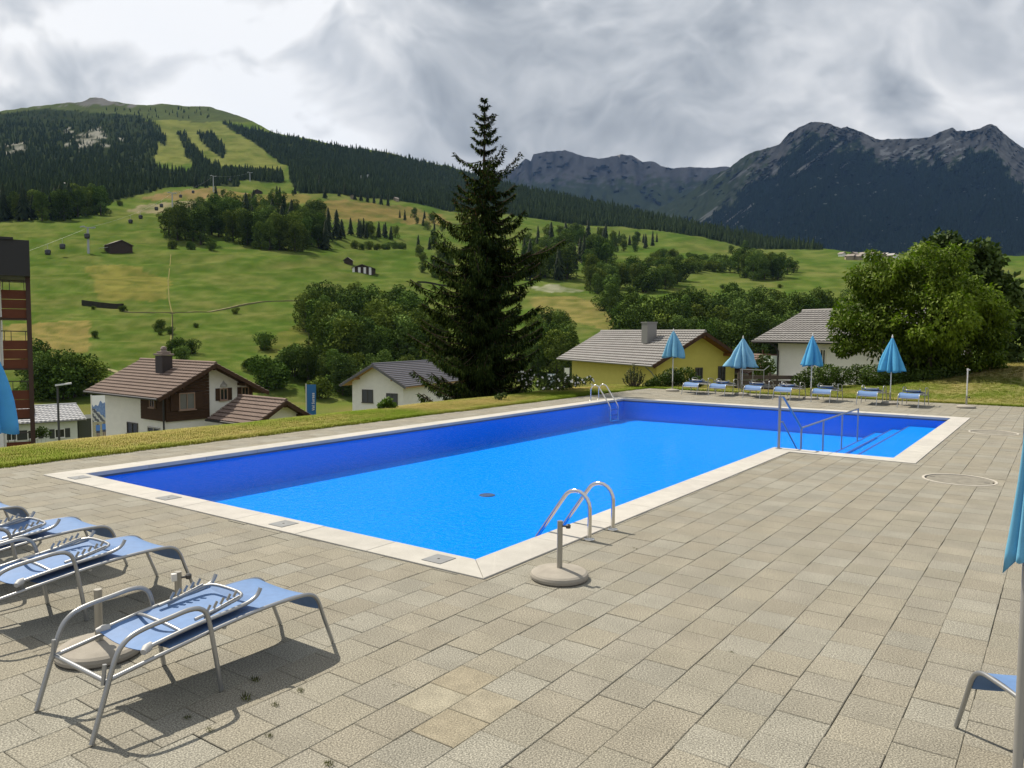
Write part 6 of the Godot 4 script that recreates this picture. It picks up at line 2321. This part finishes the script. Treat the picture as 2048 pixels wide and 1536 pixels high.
func barns() -> void:
	var list := [
		[237.0, 501.0, 9.0, 4.4, 3.4, "weathered brown hay barn with a small lean-to on the left meadow", true],
		[728.0, 543.0, 9.0, 3.2, 3.0, "hay barn with whitewashed piers under a dark gable on the meadow", false],
		[697.0, 526.0, 3.6, 3.0, 2.2, "tiny dark hut just above the whitewashed hay barn", false],
		[516.0, 386.0, 7.0, 3.6, 3.0, "small dark barn high on the upper meadow", false],
	]
	var dark := grained("barn_board", Color(0.055, 0.04, 0.032), 0.9, 0.9, 0.5, 0.3, 0.7)
	for k in 4:
		var q: Array = list[k]
		var p := hill(q[0], q[1])
		var r := ray(q[0], q[1])
		var o := thing("hay_barn", q[5], "barn", p, atan2(-r.x, -r.z) + (0.3 if k == 0 else -0.2))
		var w: float = q[2]
		var h: float = q[3]
		var m := MB.new()
		var dz: float = w * 0.45
		for s in [-1, 1]:
			m.quad(Vector3(-w / 2, -3, s * dz), Vector3(w / 2, -3, s * dz), Vector3(w / 2, h * 0.6, s * dz), Vector3(-w / 2, h * 0.6, s * dz), Vector3(0, 0, s))
			m.quad(Vector3(s * w / 2, -3, -dz), Vector3(s * w / 2, -3, dz), Vector3(s * w / 2, h * 0.6, dz), Vector3(s * w / 2, h * 0.6, -dz), Vector3(s, 0, 0))
			m.tri(Vector3(-w / 2, h * 0.6, s * dz), Vector3(w / 2, h * 0.6, s * dz), Vector3(0, h, s * dz), Vector3(0, 0, s))
		part("wall", m, dark, o)
		m = MB.new()
		for s in [-1, 1]:
			var e := Vector3(s * (w / 2 + 0.6), h * 0.6 - 0.35, 0)
			var t := Vector3(0, h + 0.12, 0)
			var nn := Vector3(s * h * 0.4, w / 2, 0).normalized()
			var Z := Vector3(0, 0, dz + 0.6)
			m.quad(e - Z, e + Z, t + Z, t - Z, nn)
			m.quad(e - Z - nn * 0.15, e + Z - nn * 0.15, t + Z - nn * 0.15, t - Z - nn * 0.15, -nn)
			m.quad(e + Z, t + Z, t + Z - nn * 0.15, e + Z - nn * 0.15, Vector3(0, 0, 1))
		part("roof", m, mat("barn_roof", Color(0.13, 0.115, 0.10), 0.8), o)
		if k == 0:
			m = MB.new()
			m.box(Vector3(-w / 2 - 1.6, 0.9, 0.5), Vector3(2.8, 0.15, 3.0), Basis(Vector3.BACK, 0.2))
			part("lean_to", m, mat("pale_sheet", Color(0.5, 0.5, 0.5), 0.6), o)
		if k == 1:
			for x in [-3.9, -1.3, 1.2, 3.6]:
				m = MB.new()
				m.box(Vector3(x, 0.2, dz + 0.06), Vector3(1.1, 3.4, 0.1))
				part("pier", m, mats["white_render"], o)

func cable_car() -> void:
	var pylons := [[177, 505, 455, 385], [345, 420, 386, 0], [427, 384, 352, 0], [500, 362, 345, 0]]
	var tops := [at(-90.0, 550.0, 335.0)]
	for k in 4:
		var q: Array = pylons[k]
		var p := hill(q[0], q[1])
		var d := Vector2(p.x, p.z).length()
		var t := at(q[0], q[2], d)
		tops.append(t)
		var r := ray(q[0], q[1])
		var o := thing("cable_car_pylon", ["lowest grey cable car pylon beside the brown hay barn", "grey cable car pylon above the meadow grove", "grey cable car pylon in front of the forest edge", "highest grey cable car pylon at the foot of the ski slope"][k], "pylon", p, atan2(-r.x, -r.z) + 0.5, "cable car pylons")
		var m := MB.new()
		m.tube([Vector3(0, -1.0, 0), Vector3(0, t.y - p.y, 0)], [0.55, 0.32], 10)
		part("mast", m, mat("pylon_grey", Color(0.34, 0.36, 0.37), 0.5, 0.3), o)
		m = MB.new()
		m.box(Vector3(0, t.y - p.y, 0), Vector3(5.0, 0.35, 0.4))
		for s in [-2.3, 2.3]:
			m.box(Vector3(s, t.y - p.y + 0.1, 0), Vector3(0.3, 0.5, 3.2))
		part("crossarm", m, mats["pylon_grey"], o)
	var cab := thing("cable", "thin steel cable of the cable car strung from pylon to pylon", "cable", Vector3.ZERO)
	var m := MB.new()
	for k in tops.size() - 1:
		var a: Vector3 = tops[k]
		var b: Vector3 = tops[k + 1]
		var line := []
		for s in 9:
			var f := s / 8.0
			line.append(a.lerp(b, f) - Vector3(0, 4.0 * f * (1.0 - f) * a.distance_to(b) * 0.012, 0))
		m.tube(line, 0.03, 4, false)
	part("rope", m, mats["pylon_grey"], cab)
	# cabins hang on the rope
	var first: Node3D = null
	for q in [[0, 0.36], [0, 0.65], [0, 0.77], [0, 0.985], [1, 0.38], [1, 0.5], [1, 0.72], [1, 0.8], [2, 0.15], [2, 0.42], [3, 0.4]]:
		var a: Vector3 = tops[q[0]]
		var b: Vector3 = tops[q[0] + 1]
		var f: float = q[1]
		var p := a.lerp(b, f) - Vector3(0, 4.0 * f * (1.0 - f) * a.distance_to(b) * 0.012, 0)
		if first == null:
			first = thing("gondola_cabin", "small dark cable car cabin hanging over the meadow", "cabin", p, 0.6, "cable car cabins over the meadow")
			m = MB.new()
			m.tube([Vector3(0, 0.05, 0), Vector3(0, -2.2, 0)], 0.06, 6)
			part("hanger", m, mats["pylon_grey"], first)
			m = MB.new()
			m.lathe(Vector3(0, -4.4, 0), [Vector2(0.0, 0.0), Vector2(0.8, 0.02), Vector2(1.05, 0.4), Vector2(1.1, 0.9)], 8)
			m.lathe(Vector3(0, -4.4, 0), [Vector2(1.1, 1.9), Vector2(0.95, 2.15), Vector2(0.0, 2.25)], 8)
			part("shell", m, mat("cabin_dark", Color(0.03, 0.03, 0.032), 0.4), first)
			m = MB.new()
			m.lathe(Vector3(0, -4.4, 0), [Vector2(1.08, 0.9), Vector2(1.08, 1.9)], 8)
			part("windows", m, mats["window_glass"], first)
		else:
			copy_of(first, p, 0.6)
	# wooden line poles on the lower meadow
	for q in [[346, 694, 625], [618, 700, 655]]:
		var p := hill(q[0], q[1])
		var d := Vector2(p.x, p.z).length()
		var h := at(q[0], q[2], d).y - p.y
		var o := thing("power_pole", "slender wooden power pole standing on the lower meadow", "pole", p, 0.0, "power poles on the lower meadow")
		m = MB.new()
		m.tube([Vector3(0, -0.5, 0), Vector3(0, h, 0)], [0.14, 0.09], 8)
		part("mast", m, mat("pole_wood", Color(0.10, 0.085, 0.07), 0.9), o)
		m = MB.new()
		m.box(Vector3(0, h - 0.25, 0), Vector3(1.2, 0.1, 0.1))
		part("crossarm", m, mats["pole_wood"], o)

func village() -> void:
	var spots := [[1684, 512, 0], [1696, 518, 1], [1702, 519, 1], [1709, 513, 1], [1716, 519, 1], [1726, 513, 0], [1735, 516, 0], [1742, 514, 1], [1750, 513, 1], [1757, 518, 0], [1764, 517, 1], [1772, 515, 0], [1746, 520, 0], [1781, 516, 1], [1792, 518, 0], [724, 358, 0], [736, 357, 0], [1042, 416, 0], [705, 400, 1], [792, 404, 1], [135, 378, 1]]
	for q in spots:
		var p := hill(q[0], q[1])
		var d := Vector2(p.x, p.z).length()
		var near: bool = q[0] > 1600
		var o := thing("village_house", "pale house in the small village beyond the right meadow" if near and q[2] == 0 else ("brown-roofed house in the small village beyond the right meadow" if near else "tiny house among the trees high on the hillside"), "house", p, rnd(-1.0, 1.0), "houses of the far village" if near else "houses high on the hillside")
		var w := rnd(4.0, 5.6)
		var l := rnd(4.5, 6.5)
		var h := rnd(2.2, 3.4)
		var m := MB.new()
		m.box(Vector3(0, h / 2 - 2.0, 0), Vector3(w, h + 4.0, l))
		for s in [-1, 1]:
			m.tri(Vector3(-w / 2, h, s * l / 2), Vector3(w / 2, h, s * l / 2), Vector3(0, h + 1.5, s * l / 2), Vector3(0, 0, s))
		part("wall", m, mats["white_render"] if q[2] == 0 else grained("ochre_render", Color(0.30, 0.25, 0.19), 0.9, 1.2, 0.8, 0.25, 0.9), o)
		m = MB.new()
		for s in [-1, 1]:
			var e := Vector3(s * (w / 2 + 0.5), h - 0.25, 0)
			var t := Vector3(0, h + 1.65, 0)
			var nn := Vector3(s * 1.9, w / 2 + 0.5, 0).normalized()
			var Z := Vector3(0, 0, l / 2 + 0.8)
			m.quad(e - Z, e + Z, t + Z, t - Z, nn)
			m.quad(e - Z - nn * 0.25, e + Z - nn * 0.25, t + Z - nn * 0.25, t - Z - nn * 0.25, -nn)
		part("roof", m, mat("village_roof", Color(0.20, 0.175, 0.155), 0.8) if rng.randf() < 0.6 else mat("village_roof_grey", Color(0.30, 0.29, 0.28), 0.8), o)

# farm tracks and low walls laid on the hillside along pixel paths
func ribbon(path: Array, width: float, height: float) -> MB:
	var m := MB.new()
	var line := []
	for k in path.size() - 1:
		var n := int(Vector2(path[k][0], path[k][1]).distance_to(Vector2(path[k + 1][0], path[k + 1][1])) / 4.0) + 1
		for s in n:
			line.append(Vector2(lerpf(path[k][0], path[k + 1][0], s / float(n)), lerpf(path[k][1], path[k + 1][1], s / float(n))))
	for k in line.size() - 1:
		var a := hill(line[k].x, line[k].y)
		var b := hill(line[k + 1].x, line[k + 1].y)
		var side := Vector3(b.z - a.z, 0, -(b.x - a.x)).normalized() * width * 0.5
		var up := Vector3(0, height, 0)
		var low := Vector3(0, -2.0, 0)
		m.quad(a - side + up, b - side + up, b + side + up, a + side + up, Vector3.UP)
		m.quad(a - side + up, b - side + up, b - side + low, a - side + low, -side.normalized())
		m.quad(a + side + up, b + side + up, b + side + low, a + side + low, side.normalized())
	return m

func tracks() -> void:
	var gravel := grained("track_gravel", Color(0.19, 0.18, 0.10), 0.95, 0.3, 0.6, 0.05, 0.75)
	structure("farm_track", ribbon([[150, 724], [185, 733], [220, 740], [262, 749], [320, 764]], 1.6, 0.12), gravel)
	structure("farm_track", ribbon([[250, 619], [300, 623], [345, 627], [400, 621], [460, 613], [530, 606], [600, 603], [680, 598]], 1.5, 0.15), gravel)
	structure("foot_path", ribbon([[340, 690], [344, 650], [345, 627], [338, 600], [336, 560], [340, 530], [342, 505]], 0.35, 0.06), grained("worn_turf", Color(0.13, 0.125, 0.05), 0.95, 0.3, 0.6, 0.05, 0.75))
	var wall := grained("field_wall", Color(0.045, 0.045, 0.035), 0.95, 0.4, 0.5, 0.1, 0.7)
	var spots := [[[165, 606], [200, 609], [250, 613]], [[835, 567], [870, 570], [905, 575]]]
	var names := ["long dark stone retaining wall across the left of the meadow", "short dark field wall beside the spruce's left branches"]
	for k in 2:
		var o := thing("field_wall", names[k], "wall", Vector3.ZERO)
		part("masonry", ribbon(spots[k], 1.0, 1.5 if k == 0 else 0.6), wall, o)

func _ready() -> void:
	rng.seed = 20240
	bump.seed = 3
	bump.noise_type = FastNoiseLite.TYPE_SIMPLEX_SMOOTH
	bump.frequency = 0.02
	bump.fractal_octaves = 3
	blotch.seed = 8
	blotch.noise_type = FastNoiseLite.TYPE_SIMPLEX_SMOOTH
	blotch.frequency = 0.02
	blotch.fractal_octaves = 4
	ridged.seed = 12
	ridged.noise_type = FastNoiseLite.TYPE_SIMPLEX_SMOOTH
	ridged.frequency = 0.012
	ridged.fractal_type = FastNoiseLite.FRACTAL_RIDGED
	ridged.fractal_octaves = 4
	light_and_camera()
	reach_setup()
	hillside()
	valley_slope()
	mountains()
	cloud_bank()
	lawn()
	terrace()
	manholes()
	pool()
	pool_fittings()
	houses()
	parasols()
	loungers()
	tall_spruce()
	garden_trees()
	shrubs()
	make_protos()
	groves()
	forest()
	banners()
	notice_boards()
	street_lamp()
	tracks()
	barns()
	cable_car()
	village()
